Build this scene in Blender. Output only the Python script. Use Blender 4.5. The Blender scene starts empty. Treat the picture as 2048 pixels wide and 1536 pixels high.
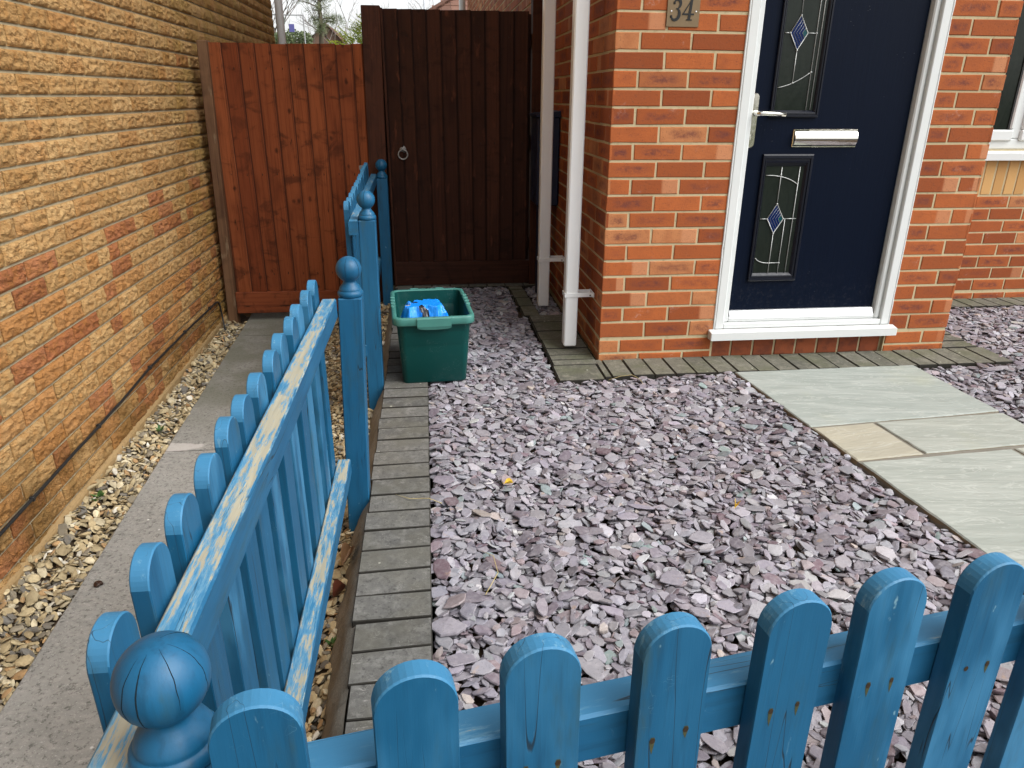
import bpy, math, random
import numpy as np
from mathutils import Vector, Matrix, noise as mnoise

SC = bpy.context.scene
COL = SC.collection
R_ = math.radians

# ------------------------------------------------------------------ camera, sky, sun, exposure
cam_d = bpy.data.cameras.new("camera")
cam_d.sensor_width = 36.0
cam_d.lens = 1448.084 / 2048 * 36.0
cam_d.clip_start = 0.02
cam_d.clip_end = 2000
cam = bpy.data.objects.new("camera", cam_d)
COL.objects.link(cam)
PITCH, YAW, ROLL = R_(21.67130643), R_(6.63386162), R_(0.37134006)
_f = Vector((math.sin(YAW) * math.cos(PITCH), math.cos(YAW) * math.cos(PITCH), -math.sin(PITCH)))
_r = Vector((math.cos(YAW), -math.sin(YAW), 0))
_u = _r.cross(_f)
_r2 = _r * math.cos(ROLL) + _u * math.sin(ROLL)
_u2 = -_r * math.sin(ROLL) + _u * math.cos(ROLL)
cam.matrix_world = Matrix(((_r2.x, _u2.x, -_f.x, -0.81143448), (_r2.y, _u2.y, -_f.y, -3.2961036),
                           (_r2.z, _u2.z, -_f.z, 1.01715561), (0, 0, 0, 1)))
SC.camera = cam

SUN_EL, SUN_AZ = R_(50), R_(120)          # azimuth measured from +Y towards +X
world = bpy.data.worlds.new("World")
SC.world = world
world.use_nodes = True
wn = world.node_tree
wn.nodes.clear()
w_out = wn.nodes.new("ShaderNodeOutputWorld")
w_bg = wn.nodes.new("ShaderNodeBackground")
w_sky = wn.nodes.new("ShaderNodeTexSky")
w_sky.sky_type = 'NISHITA'
w_sky.sun_disc = False
w_sky.sun_elevation = SUN_EL
w_sky.sun_rotation = SUN_AZ
w_sky.air_density = 1.0
w_sky.dust_density = 3.0
w_hs = wn.nodes.new("ShaderNodeHueSaturation")       # an overcast sky is nearly colourless
w_hs.inputs["Saturation"].default_value = 0.12
wn.links.new(w_sky.outputs[0], w_hs.inputs["Color"])
wn.links.new(w_hs.outputs[0], w_bg.inputs["Color"])
w_bg.inputs["Strength"].default_value = 0.15
wn.links.new(w_bg.outputs[0], w_out.inputs[0])

sun_d = bpy.data.lights.new("sun", 'SUN')
sun_d.energy = 1.35
sun_d.angle = R_(55)
sun_d.color = (1.0, 0.985, 0.96)
sun = bpy.data.objects.new("sun", sun_d)
COL.objects.link(sun)
_sd = Vector((math.sin(SUN_AZ) * math.cos(SUN_EL), math.cos(SUN_AZ) * math.cos(SUN_EL), math.sin(SUN_EL)))
sun.rotation_euler = (-_sd).to_track_quat('-Z', 'Y').to_euler()
sun.location = (3, -6, 8)

vs = SC.view_settings
SC.display_settings.display_device = 'sRGB'
vs.view_transform = 'Standard'
vs.look = 'None'
vs.exposure = 1.0
vs.gamma = 1.0
SC.cycles.max_bounces = 6
SC.cycles.diffuse_bounces = 4

# ------------------------------------------------------------------ node helpers
class NT:
    def __init__(s, name):
        s.m = bpy.data.materials.new(name)
        s.m.use_nodes = True
        s.t = s.m.node_tree
        s.b = s.t.nodes["Principled BSDF"]
    def n(s, typ, **props):
        nd = s.t.nodes.new(typ)
        for k, v in props.items():
            setattr(nd, k, v)
        return nd
    def put(s, sock, v):
        if isinstance(v, bpy.types.NodeSocket):
            s.t.links.new(v, sock)
        elif isinstance(v, (tuple, list)):
            if len(v) == 3 and sock.type == 'RGBA':
                v = (*v, 1)
            sock.default_value = v
        else:
            sock.default_value = v
    def attr(s, name):
        return s.n("ShaderNodeAttribute", attribute_name=name)
    def loc(s):
        return s.attr("loc").outputs["Vector"]
    def obj(s):
        return s.n("ShaderNodeTexCoord").outputs["Object"]
    def rnd(s):
        sp = s.n("ShaderNodeSeparateColor")
        s.t.links.new(s.attr("rnd").outputs["Color"], sp.inputs[0])
        return sp.outputs[0], sp.outputs[1], sp.outputs[2]
    def sep(s, v):
        sp = s.n("ShaderNodeSeparateXYZ")
        s.put(sp.inputs[0], v)
        return sp.outputs[0], sp.outputs[1], sp.outputs[2]
    def vm(s, v, k):
        nd = s.n("ShaderNodeVectorMath", operation='MULTIPLY')
        s.put(nd.inputs[0], v)
        s.put(nd.inputs[1], k)
        return nd.outputs[0]
    def noise(s, v, scale=1.0, detail=4.0, rough=0.55, dist=0.0):
        nd = s.n("ShaderNodeTexNoise")
        s.put(nd.inputs["Vector"], v)
        nd.inputs["Scale"].default_value = scale
        nd.inputs["Detail"].default_value = detail
        nd.inputs["Roughness"].default_value = rough
        nd.inputs["Distortion"].default_value = dist
        return nd.outputs[0]
    def voro(s, v, scale=1.0, feature='F1'):
        nd = s.n("ShaderNodeTexVoronoi", feature=feature)
        s.put(nd.inputs["Vector"], v)
        nd.inputs["Scale"].default_value = scale
        return nd.outputs["Distance"]
    def ss(s, v, a, b, lo=0.0, hi=1.0):
        nd = s.n("ShaderNodeMapRange", interpolation_type='SMOOTHSTEP')
        s.put(nd.inputs["Value"], v)
        s.put(nd.inputs["From Min"], a)
        s.put(nd.inputs["From Max"], b)
        s.put(nd.inputs["To Min"], lo)
        s.put(nd.inputs["To Max"], hi)
        return nd.outputs[0]
    def ma(s, op, a, b=0.0, c=None):
        nd = s.n("ShaderNodeMath", operation=op)
        s.put(nd.inputs[0], a)
        s.put(nd.inputs[1], b)
        if c is not None:
            s.put(nd.inputs[2], c)
        return nd.outputs[0]
    def mix(s, f, a, b):
        nd = s.n("ShaderNodeMix", data_type='RGBA')
        s.put(nd.inputs["Factor"], f)
        s.put(nd.inputs[6], a)
        s.put(nd.inputs[7], b)
        return nd.outputs[2]
    def bump(s, h, strength=0.5, dist=0.002):
        nd = s.n("ShaderNodeBump")
        s.put(nd.inputs["Height"], h)
        nd.inputs["Strength"].default_value = strength
        nd.inputs["Distance"].default_value = dist
        return nd.outputs[0]
    def fin(s, col=None, rough=0.7, normal=None, spec=0.4, metal=0.0):
        if col is not None:
            s.put(s.b.inputs["Base Color"], col)
        s.put(s.b.inputs["Roughness"], rough)
        s.put(s.b.inputs["Specular IOR Level"], spec)
        s.put(s.b.inputs["Metallic"], metal)
        if normal is not None:
            s.put(s.b.inputs["Normal"], normal)
        return s.m

# ------------------------------------------------------------------ materials
def mat_red_brick():
    n = NT("red_brick")
    r, g, b = n.rnd()
    L = n.loc()
    O = n.obj()
    u, v, w = n.sep(L)
    base = n.mix(r, (0.235, 0.056, 0.016), (0.41, 0.113, 0.032))
    base = n.mix(n.ss(g, 0.78, 0.92), base, (0.45, 0.185, 0.075))
    n1 = n.noise(O, 14, 5, 0.6)
    base = n.mix(n.ss(n1, 0.35, 0.75, 0, 0.45), base, (0.235, 0.066, 0.024))
    # burnt patch in the middle of many faces
    au = n.ma('ABSOLUTE', u)
    av = n.ma('ABSOLUTE', v)
    m = n.ma('MULTIPLY', n.ss(au, 0.44, 0.2), n.ss(av, 0.40, 0.1))
    m = n.ma('MULTIPLY', m, n.ss(n.noise(n.vm(O, (1, 1, 1.5)), 26, 6, 0.75), 0.34, 0.68))
    m = n.ma('MULTIPLY', m, n.ss(b, 0.40, 0.60, 0, 0.9))
    base = n.mix(m, base, (0.115, 0.036, 0.032))
    # pale half-face on a few bricks
    pm = n.ma('MULTIPLY', n.ss(u, 0.12, 0.2), n.ma('MULTIPLY', n.ss(b, 0.30, 0.26), n.ss(b, 0.12, 0.16)))
    base = n.mix(n.ma('MULTIPLY', pm, 0.7), base, (0.52, 0.24, 0.12))
    sp = n.voro(O, 190)
    spm = n.ma('MULTIPLY', n.ss(sp, 0.34, 0.2), n.ss(n.noise(O, 60, 2), 0.45, 0.62))
    base = n.mix(n.ma('MULTIPLY', spm, 0.75), base, (0.06, 0.03, 0.026))
    ef = n.ma('MULTIPLY', n.ss(n.noise(O, 9, 3, 0.6), 0.6, 0.74), n.ss(n.noise(O, 70, 4, 0.7), 0.45, 0.7))
    base = n.mix(n.ma('MULTIPLY', ef, 0.38), base, (0.6, 0.5, 0.45))
    h = n.ma('ADD', n.noise(O, 120, 5, 0.7), n.ma('MULTIPLY', n.noise(n.vm(O, (1, 1, 3)), 40, 3), 0.6))
    return n.fin(base, 0.85, n.bump(h, 0.55, 0.0022), 0.25)

def mat_dark_red_brick():
    n = NT("dark_red_brick")
    r, g, b = n.rnd()
    O = n.obj()
    base = n.mix(r, (0.24, 0.062, 0.026), (0.34, 0.098, 0.040))
    base = n.mix(n.ss(n.noise(O, 18, 5, 0.6), 0.4, 0.75, 0, 0.6), base, (0.07, 0.03, 0.025))
    return n.fin(base, 0.85, n.bump(n.noise(O, 110, 5, 0.7), 0.5, 0.002), 0.25)

def mat_mortar(name, c1, c2, dark):
    n = NT(name)
    O = n.obj()
    base = n.mix(n.noise(O, 9, 4), c1, c2)
    base = n.mix(n.ss(n.noise(O, 45, 4, 0.7), 0.5, 0.78, 0, 0.5), base, dark)
    return n.fin(base, 0.95, n.bump(n.noise(O, 260, 4, 0.7), 0.5, 0.0015), 0.15)

def mat_buff_brick():
    n = NT("rock_faced_buff_brick")
    r, g, b = n.rnd()
    O = n.obj()
    base = n.mix(r, (0.40, 0.232, 0.088), (0.54, 0.345, 0.152))
    base = n.mix(n.ss(g, 0.55, 0.85, 0, 0.75), base, (0.43, 0.19, 0.062))     # orange ones
    base = n.mix(n.ss(b, 0.45, 0.65, 0, 0.85), base, n.mix(r, (0.27, 0.085, 0.036), (0.38, 0.135, 0.060)))   # reddish ones
    base = n.mix(n.ss(n.noise(O, 22, 5, 0.65), 0.38, 0.75, 0, 0.6), base, (0.36, 0.15, 0.032))
    cr = n.noise(n.vm(O, (1, 1, 1.8)), 56, 5, 0.66, 1.1)
    base = n.mix(n.ss(cr, 0.46, 0.36, 0, 0.60), base, (0.13, 0.055, 0.016))
    base = n.mix(n.ss(n.noise(O, 160, 3, 0.6), 0.62, 0.78, 0, 0.45), base, (0.68, 0.47, 0.24))
    x, y, z = n.sep(O)
    damp = n.ma('MULTIPLY', n.ss(z, -0.05, -0.33), n.ss(n.noise(O, 4, 4, 0.6), 0.36, 0.62, 0.1, 0.75))
    base = n.mix(damp, base, (0.155, 0.085, 0.022))
    alg = n.ma('MULTIPLY', n.ss(y, 0.7, 1.45), n.ss(n.noise(O, 5, 3), 0.35, 0.65, 0, 0.4))
    base = n.mix(alg, base, (0.24, 0.17, 0.028))
    return n.fin(base, 0.9, n.bump(n.ma('ADD', cr, n.ma('MULTIPLY', n.noise(O, 260, 4, 0.7), 0.35)), 1.0, 0.012), 0.2)

def mat_yellow_brick():
    n = NT("smooth_yellow_brick")
    r, g, b = n.rnd()
    O = n.obj()
    base = n.mix(r, (0.46, 0.25, 0.09), (0.56, 0.33, 0.13))
    return n.fin(base, 0.85, n.bump(n.noise(O, 150, 4, 0.7), 0.4, 0.0015), 0.25)

def mat_blue_paint():
    n = NT("weathered_blue_paint")
    r, g, b = n.rnd()
    L = n.loc()
    g1 = n.noise(n.vm(L, (5, 90, 90)), 1, 5, 0.65)
    tone = n.noise(n.vm(L, (4, 14, 14)), 1, 3, 0.6)
    base = n.mix(tone, (0.0038, 0.066, 0.145), (0.0090, 0.108, 0.222))
    base = n.mix(n.ss(g1, 0.48, 0.75, 0, 0.55), base, (0.003, 0.040, 0.085))
    base = n.mix(n.ma('MULTIPLY', n.ss(b, 0.25, 0.85), n.ma('MAXIMUM', n.ss(tone, 0.4, 0.68), n.ss(b, 0.96, 0.99, 0, 0.8))), base, (0.038, 0.175, 0.32))   # chalky faded boards; top faces paler, sky light painted in
    gr_ = n.ma('MULTIPLY', n.ss(n.noise(n.vm(L, (3.2, 16, 16)), 1, 5, 0.7), 0.50, 0.74), n.ss(n.noise(n.vm(L, (14, 70, 70)), 1, 4, 0.7), 0.36, 0.62, 0.25, 0.75))
    base = n.mix(gr_, base, (0.026, 0.066, 0.078))              # grime and green algae
    sct = n.ss(n.ma('ABSOLUTE', n.ma('SUBTRACT', n.noise(n.vm(L, (30, 30, 30)), 1, 2, 0.5, 2.0), 0.5)), 0.006, 0.001)
    base = n.mix(n.ma('MULTIPLY', sct, n.ss(n.noise(n.vm(L, (9, 12, 12)), 1, 2), 0.64, 0.70, 0, 0.25)), base, (0.18, 0.34, 0.42))
    # fine drying cracks running with the grain
    ck = n.noise(n.vm(L, (1.3, 34, 34)), 1, 2, 0.4)
    ck = n.ma('ABSOLUTE', n.ma('SUBTRACT', ck, 0.5))
    ckm = n.ma('MULTIPLY', n.ma('MULTIPLY', n.ss(ck, 0.0055, 0.001), n.ss(n.noise(n.vm(L, (3, 12, 12)), 1, 2), 0.48, 0.56)), n.ss(g, 0.0, 0.02))
    base = n.mix(n.ma('MULTIPLY', ckm, 0.85), base, (0.010, 0.02, 0.03))
    # bare wood where the paint has gone
    w = n.ma('ADD', n.ma('MULTIPLY', n.noise(n.vm(L, (16, 120, 120)), 1, 6, 0.75), 0.72), n.ma('MULTIPLY', n.noise(n.vm(L, (5, 30, 30)), 1, 4, 0.65), 0.58))
    thr = n.ma('SUBTRACT', 0.98, n.ma('MULTIPLY', r, 0.40))
    wm = n.ss(n.ma('SUBTRACT', w, thr), 0.0, 0.055)
    wood = n.mix(n.noise(n.vm(L, (6, 110, 110)), 1, 4), (0.46, 0.43, 0.325), (0.17, 0.155, 0.11))
    base = n.mix(n.ss(n.ma('SUBTRACT', w, thr), -0.10, 0.02, 0, 0.42), base, (0.20, 0.36, 0.44))
    base = n.mix(wm, base, wood)
    fl = n.ma('MULTIPLY', n.ss(n.noise(n.vm(L, (30, 60, 60)), 1, 3, 0.6), 0.70, 0.76), 0.6)
    base = n.mix(fl, base, (0.22, 0.38, 0.44))
    h = n.ma('ADD', g1, n.ma('MULTIPLY', ckm, -1.5))
    h = n.ma('SUBTRACT', h, n.ma('MULTIPLY', wm, 0.5))
    rough = n.ss(g, 0.0, 1.0, 0.44, 0.62)
    rough = n.mix(wm, rough, (0.85, 0.85, 0.85))
    return n.fin(base, rough, n.bump(h, 0.35, 0.0012), 0.35)

def mat_stained_wood(name, c1, c2, dark, knot, kmul, pale=None):
    n = NT(name)
    r, g, b = n.rnd()
    L = n.loc()
    g1 = n.noise(n.vm(L, (2.2, 70, 70)), 1, 5, 0.65, 0.4)
    big = n.noise(n.vm(L, (2.4, 5, 5)), 1, 3, 0.6)
    base = n.mix(r, c1, c2)
    base = n.mix(n.ss(g1, 0.42, 0.72, 0, 0.6), base, dark)
    base = n.mix(n.ss(big, 0.5, 0.72, 0, 0.6), base, dark)
    sm_ = n.ma('MULTIPLY', n.ss(n.noise(n.vm(L, (9, 5, 5)), 1, 4, 0.6, 0.8), 0.53, 0.70), kmul * 0.75)
    base = n.mix(sm_, base, knot)
    kv = n.voro(n.vm(L, (6.5, 9, 9)), 1)
    km = n.ss(n.ma('ADD', kv, n.ma('MULTIPLY', n.noise(n.vm(L, (40, 60, 60)), 1, 3), 0.16)), 0.235, 0.12, 0, kmul)
    base = n.mix(km, base, knot)
    ck = n.ma('ABSOLUTE', n.ma('SUBTRACT', n.noise(n.vm(L, (0.9, 30, 30)), 1, 2, 0.4), 0.5))
    ckm = n.ma('MULTIPLY', n.ss(ck, 0.008, 0.002), n.ss(n.noise(n.vm(L, (2, 9, 9)), 1, 2), 0.5, 0.6))
    base = n.mix(n.ma('MULTIPLY', ckm, 0.8), base, (0.01, 0.006, 0.004))
    base = n.mix(n.ss(b, 0.93, 0.99, 0, 0.62), base, knot)      # board edges darkened to paint in the shade of the gaps
    if pale:
        base = n.mix(n.ma('MULTIPLY', n.ss(n.noise(n.vm(L, (7, 22, 22)), 1, 3), 0.6, 0.75), pale[1]), base, pale[0])
    return n.fin(base, 0.68, n.bump(g1, 0.4, 0.0015), 0.16)

def mat_path():
    n = NT("old_concrete")
    O = n.obj()
    base = n.mix(n.noise(O, 3.2, 5, 0.65), (0.135, 0.130, 0.117), (0.330, 0.320, 0.292))
    base = n.mix(n.ss(n.noise(n.vm(O, (1, 2.2, 1)), 26, 6, 0.72), 0.45, 0.72, 0, 0.75), base, (0.31, 0.29, 0.262))
    base = n.mix(n.ss(n.noise(O, 70, 4, 0.75), 0.50, 0.66, 0, 0.7), base, (0.06, 0.056, 0.05))
    base = n.mix(n.ss(n.noise(O, 150, 3, 0.7), 0.58, 0.68, 0, 0.6), base, (0.42, 0.40, 0.37))
    x, y, z = n.sep(O)
    base = n.mix(n.ma('MULTIPLY', n.ss(y, -0.4, 0.5), n.ss(n.noise(O, 5, 3), 0.3, 0.6, 0.2, 0.75)), base, (0.125, 0.125, 0.09))
    # old mortar smear beside the joint
    dx = n.ma('SUBTRACT', x, -1.97)
    dy = n.ma('SUBTRACT', y, -0.275)
    d = n.ma('SQRT', n.ma('ADD', n.ma('MULTIPLY', n.ma('MULTIPLY', dx, dx), 0.16), n.ma('MULTIPLY', dy, dy)))
    d = n.ma('ADD', d, n.ma('MULTIPLY', n.ma('SUBTRACT', n.noise(O, 20, 4, 0.6), 0.5), 0.09))
    base = n.mix(n.ss(d, 0.055, 0.035, 0, 0.75), base, (0.43, 0.40, 0.37))
    wsp = n.ma('MULTIPLY', n.ss(n.voro(O, 14), 0.10, 0.05), n.ss(n.noise(O, 4, 2), 0.55, 0.62))
    base = n.mix(wsp, base, (0.62, 0.6, 0.56))
    h = n.ma('ADD', n.noise(n.vm(O, (1, 2, 1)), 38, 6, 0.75), n.ma('MULTIPLY', n.noise(O, 180, 4, 0.7), 0.5))
    return n.fin(base, 0.85, n.bump(h, 0.55, 0.004), 0.3)

def mat_paver(name, c1, c2, moss):
    n = NT(name)
    r, g, b = n.rnd()
    O = n.obj()
    base = n.mix(r, c1, c2)
    base = n.mix(n.ss(n.noise(O, 30, 5, 0.7), 0.42, 0.72, 0, 0.65), base, tuple(c * 1.75 for c in c2))
    base = n.mix(n.ss(n.noise(O, 85, 4, 0.7), 0.5, 0.72, 0, 0.7), base, tuple(c * 0.4 for c in c1))
    base = n.mix(n.ss(n.noise(O, 6, 3), 0.42, 0.66, 0, 0.6), base, moss)
    sp = n.ma('MULTIPLY', n.ss(n.voro(O, 26), 0.17, 0.10), n.ss(n.noise(O, 11, 2), 0.56, 0.66))
    base = n.mix(n.ma('MULTIPLY', sp, 0.75), base, (0.46, 0.46, 0.38))
    scr = n.ss(n.ma('ABSOLUTE', n.ma('SUBTRACT', n.noise(n.vm(O, (1, 2.5, 1)), 16, 2, 0.5, 2.0), 0.5)), 0.009, 0.002, 0, 0.32)
    base = n.mix(n.ma('MULTIPLY', scr, n.ss(n.noise(O, 17, 2), 0.5, 0.6)), base, (0.5, 0.48, 0.44))
    return n.fin(base, 0.82, n.bump(n.noise(O, 120, 5, 0.75), 0.55, 0.002), 0.3)

def mat_haunch():
    n = NT("rough_haunching_concrete")
    O = n.obj()
    base = n.mix(n.noise(O, 8, 4, 0.6), (0.14, 0.13, 0.105), (0.29, 0.27, 0.23))
    st = n.noise(n.vm(O, (24, 34, 24)), 1, 5, 0.72, 0.5)
    base = n.mix(n.ss(st, 0.45, 0.7, 0, 0.5), base, (0.095, 0.086, 0.066))
    return n.fin(base, 0.9, n.bump(n.ma('ADD', st, n.noise(O, 120, 4, 0.7)), 0.6, 0.004), 0.2)

def mat_soil():
    n = NT("damp_soil")
    O = n.obj()
    base = n.mix(n.noise(O, 20, 5, 0.7), (0.028, 0.018, 0.010), (0.085, 0.058, 0.034))
    return n.fin(base, 0.9, n.bump(n.noise(O, 60, 6, 0.75), 0.8, 0.01), 0.25)

def mat_ground():
    n = NT("far_ground")
    O = n.obj()
    base = n.mix(n.noise(O, 0.4, 5, 0.7), (0.05, 0.065, 0.025), (0.09, 0.085, 0.05))
    return n.fin(base, 0.95, None, 0.2)

def mat_sandstone():
    n = NT("riven_sandstone")
    r, g, b = n.rnd()
    O = n.obj()
    L = n.loc()
    base = n.mix(r, (0.245, 0.278, 0.258), (0.32, 0.30, 0.235))
    band = n.noise(n.vm(L, (2.0, 14, 3)), 1, 5, 0.6, 1.2)
    base = n.mix(n.ss(band, 0.38, 0.68, 0, 0.7), base, n.mix(r, (0.335, 0.365, 0.345), (0.365, 0.335, 0.255)))
    vein = n.ss(n.ma('ABSOLUTE', n.ma('SUBTRACT', n.noise(n.vm(L, (3, 11, 3)), 1, 4, 0.6, 1.6), 0.52)), 0.022, 0.004, 0, 0.22)
    base = n.mix(vein, base, (0.52, 0.525, 0.49))
    base = n.mix(n.ss(n.noise(O, 3, 3), 0.55, 0.8, 0, 0.3), base, (0.33, 0.34, 0.22))
    x, y, z = n.sep(L)
    edge = n.ss(g, 0.4, 0.6)
    base = n.mix(n.ma('MULTIPLY', edge, 0.8), base, (0.19, 0.125, 0.052))
    h = n.ma('ADD', band, n.ma('MULTIPLY', n.noise(n.vm(L, (8, 30, 8)), 1, 5, 0.6, 0.8), 0.7))
    return n.fin(base, 0.72, n.bump(h, 0.75, 0.007), 0.3)

def mat_slate():
    n = NT("plum_slate")
    r, g, b = n.rnd()
    O = n.obj()
    c = n.attr("tint").outputs["Color"]
    dust = n.ss(n.noise(O, 55, 5, 0.7), 0.38, 0.75, 0, 0.34)
    base = n.mix(dust, c, (0.42, 0.395, 0.41))
    base = n.mix(n.ss(n.noise(O, 150, 3, 0.7), 0.56, 0.72, 0, 0.4), base, (0.07, 0.06, 0.065))
    base = n.mix(n.ma('MULTIPLY', n.ss(n.noise(O, 22, 3), 0.66, 0.74), 0.45), base, (0.40, 0.27, 0.17))
    h = n.ma('ADD', n.noise(O, 70, 5, 0.65), n.ma('MULTIPLY', n.noise(O, 260, 3, 0.6), 0.3))
    return n.fin(base, 0.52, n.bump(h, 0.5, 0.0035), 0.45)

def mat_gravel():
    n = NT("limestone_gravel")
    O = n.obj()
    c = n.attr("tint").outputs["Color"]
    base = n.mix(n.ss(n.noise(O, 60, 4, 0.7), 0.4, 0.75, 0, 0.5), c, (0.17, 0.125, 0.07))
    return n.fin(base, 0.85, n.bump(n.noise(O, 150, 4, 0.7), 0.5, 0.002), 0.25)

def mat_plain(name, col, rough=0.5, spec=0.4, metal=0.0, var=0.15, scale=12, bump=0.0, bscale=200):
    n = NT(name)
    O = n.obj()
    base = n.mix(n.noise(O, scale, 4, 0.6), tuple(c * (1 - var) for c in col), tuple(min(1, c * (1 + var)) for c in col))
    rg = n.ss(n.noise(O, scale * 2.3, 4, 0.6), 0.2, 0.8, max(0.02, rough - 0.08), rough + 0.08)
    nm = n.bump(n.noise(O, bscale, 3), bump, 0.001) if bump else None
    return n.fin(base, rg, nm, spec, metal)

def mat_door():
    n = NT("navy_grained_door")
    O = n.obj()
    g1 = n.noise(n.vm(O, (70, 70, 3.2)), 1, 5, 0.65, 0.5)
    base = n.mix(g1, (0.0009, 0.0032, 0.0105), (0.0017, 0.0052, 0.0160))
    dust = n.ma('MULTIPLY', n.ss(n.voro(O, 60), 0.10, 0.05), n.ss(n.noise(O, 8, 3), 0.58, 0.66))
    base = n.mix(n.ma('MULTIPLY', dust, 0.35), base, (0.3, 0.3, 0.32))
    x, y, z = n.sep(O)
    low = n.ma('MULTIPLY', n.ss(z, 0.28, 0.05), n.ss(n.noise(O, 60, 5, 0.8), 0.50, 0.72, 0, 0.05))
    base = n.mix(low, base, (0.3, 0.3, 0.32))
    return n.fin(base, 0.42, n.bump(g1, 0.5, 0.0014), 0.09)

def mat_upvc():
    n = NT("white_upvc")
    O = n.obj()
    base = n.mix(n.noise(O, 6, 4), (0.60, 0.625, 0.615), (0.66, 0.675, 0.665))
    base = n.mix(n.ss(n.noise(n.vm(O, (30, 30, 4)), 1, 5, 0.7), 0.58, 0.8, 0, 0.18), base, (0.50, 0.48, 0.44))
    return n.fin(base, 0.35, None, 0.4)

def mat_glass():
    n = NT("dark_door_glass")
    O = n.obj()
    base = n.mix(n.noise(n.vm(O, (16, 16, 5)), 1, 4, 0.7, 1.5), (0.005, 0.008, 0.007), (0.024, 0.030, 0.024))
    return n.fin(base, 0.07, n.bump(n.noise(O, 38, 2), 0.08, 0.004), 0.15)

def mat_bin():
    n = NT("green_plastic")
    O = n.obj()
    base = n.mix(n.noise(O, 5, 4), (0.0008, 0.044, 0.041), (0.0016, 0.058, 0.053))
    scr = n.ss(n.ma('ABSOLUTE', n.ma('SUBTRACT', n.noise(n.vm(O, (1, 1, 0.6)), 22, 2, 0.5, 3.0), 0.5)), 0.006, 0.001)
    base = n.mix(n.ma('MULTIPLY', scr, n.ss(n.noise(O, 9, 2), 0.52, 0.62, 0, 0.35)), base, (0.25, 0.35, 0.32))
    base = n.mix(n.ss(n.noise(O, 13, 4, 0.7), 0.55, 0.75, 0, 0.22), base, (0.05, 0.10, 0.09))
    sp = n.ma('MULTIPLY', n.ss(n.voro(O, 70), 0.10, 0.05), n.ss(n.noise(O, 14, 2), 0.6, 0.66))
    base = n.mix(n.ma('MULTIPLY', sp, 0.6), base, (0.4, 0.45, 0.42))
    return n.fin(base, 0.42, n.bump(n.noise(O, 90, 3), 0.05, 0.001), 0.26)

def mat_foliage(name, c1, c2, c3):
    n = NT(name)
    r, g, b = n.rnd()
    base = n.mix(r, c1, c2)
    base = n.mix(n.ss(g, 0.6, 1.0), base, c3)
    m = n.fin(base, 0.6, None, 0.3)
    return m

def mat_tile(name, c1, c2):
    n = NT(name)
    r, g, b = n.rnd()
    O = n.obj()
    base = n.mix(r, c1, c2)
    base = n.mix(n.ss(n.noise(O, 5, 4), 0.5, 0.75, 0, 0.4), base, tuple(c * 0.5 for c in c1))
    return n.fin(base, 0.8, None, 0.25)

M = {}
M['red'] = mat_red_brick()
M['dred'] = mat_dark_red_brick()
M['mortar'] = mat_mortar("tan_mortar", (0.42, 0.35, 0.205), (0.54, 0.455, 0.29), (0.20, 0.16, 0.085))
M['gmortar'] = mat_mortar("grey_mortar", (0.30, 0.255, 0.165), (0.42, 0.36, 0.24), (0.12, 0.10, 0.06))
M['buff'] = mat_buff_brick()
M['yel'] = mat_yellow_brick()
M['blue'] = mat_blue_paint()
M['redwood'] = mat_stained_wood("red_brown_stained_wood", (0.175, 0.043, 0.0155), (0.285, 0.080, 0.028), (0.085, 0.020, 0.008), (0.030, 0.010, 0.006), 0.8)
M['darkwood'] = mat_stained_wood("dark_brown_stained_wood", (0.034, 0.0115, 0.0062), (0.066, 0.0225, 0.0115), (0.018, 0.0062, 0.0038), (0.006, 0.003, 0.002), 0.6, ((0.105, 0.034, 0.017), 0.75))
M['greywood'] = mat_stained_wood("faded_brown_wood", (0.12, 0.060, 0.030), (0.19, 0.105, 0.055), (0.06, 0.026, 0.014), (0.03, 0.014, 0.008), 0.5, ((0.25, 0.18, 0.11), 0.6))
M['path'] = mat_path()
M['paver'] = mat_paver("charcoal_block_paver", (0.074, 0.073, 0.068), (0.122, 0.119, 0.110), (0.105, 0.100, 0.080))
M['mossy'] = mat_paver("mossy_block_paver", (0.088, 0.087, 0.070), (0.135, 0.130, 0.102), (0.088, 0.094, 0.052))
M['haunch'] = mat_haunch()
M['joint2'] = mat_mortar('path_jointing', (0.12, 0.11, 0.09), (0.24, 0.225, 0.19), (0.06, 0.05, 0.032))
M['joint'] = mat_plain('joint_sand_and_shade', (0.030, 0.028, 0.024), 0.95, 0.1, 0, 0.4, 80)
M['soil'] = mat_soil()
M['ground'] = mat_ground()
M['sand'] = mat_sandstone()
M['slate'] = mat_slate()
M['gravel'] = mat_gravel()
M['door'] = mat_door()
M['upvc'] = mat_upvc()
M['pipe'] = mat_plain("white_downpipe_plastic", (0.82, 0.835, 0.83), 0.4, 0.4, 0, 0.04, 5)
M['glass'] = mat_glass()
M['chrome'] = mat_plain("chrome", (0.78, 0.76, 0.70), 0.12, 0.5, 1.0, 0.06, 30)
M['silver'] = mat_plain("brushed_aluminium", (0.78, 0.79, 0.80), 0.32, 0.5, 0.6, 0.04, 30)
M['lead'] = mat_plain("lead_strip", (0.42, 0.43, 0.42), 0.4, 0.5, 0.5, 0.15, 60)
M['black'] = mat_plain("black_rubber", (0.012, 0.012, 0.012), 0.5, 0.4, 0, 0.2, 20)
M['blackp'] = mat_plain("black_paint", (0.006, 0.006, 0.006), 0.35, 0.4)
M['brass'] = mat_plain("aged_brass", (0.19, 0.135, 0.08), 0.42, 0.5, 0.85, 0.2, 25)
M['navy'] = mat_plain("navy_meter_box", (0.010, 0.016, 0.045), 0.45, 0.4, 0, 0.2, 8)
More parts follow.
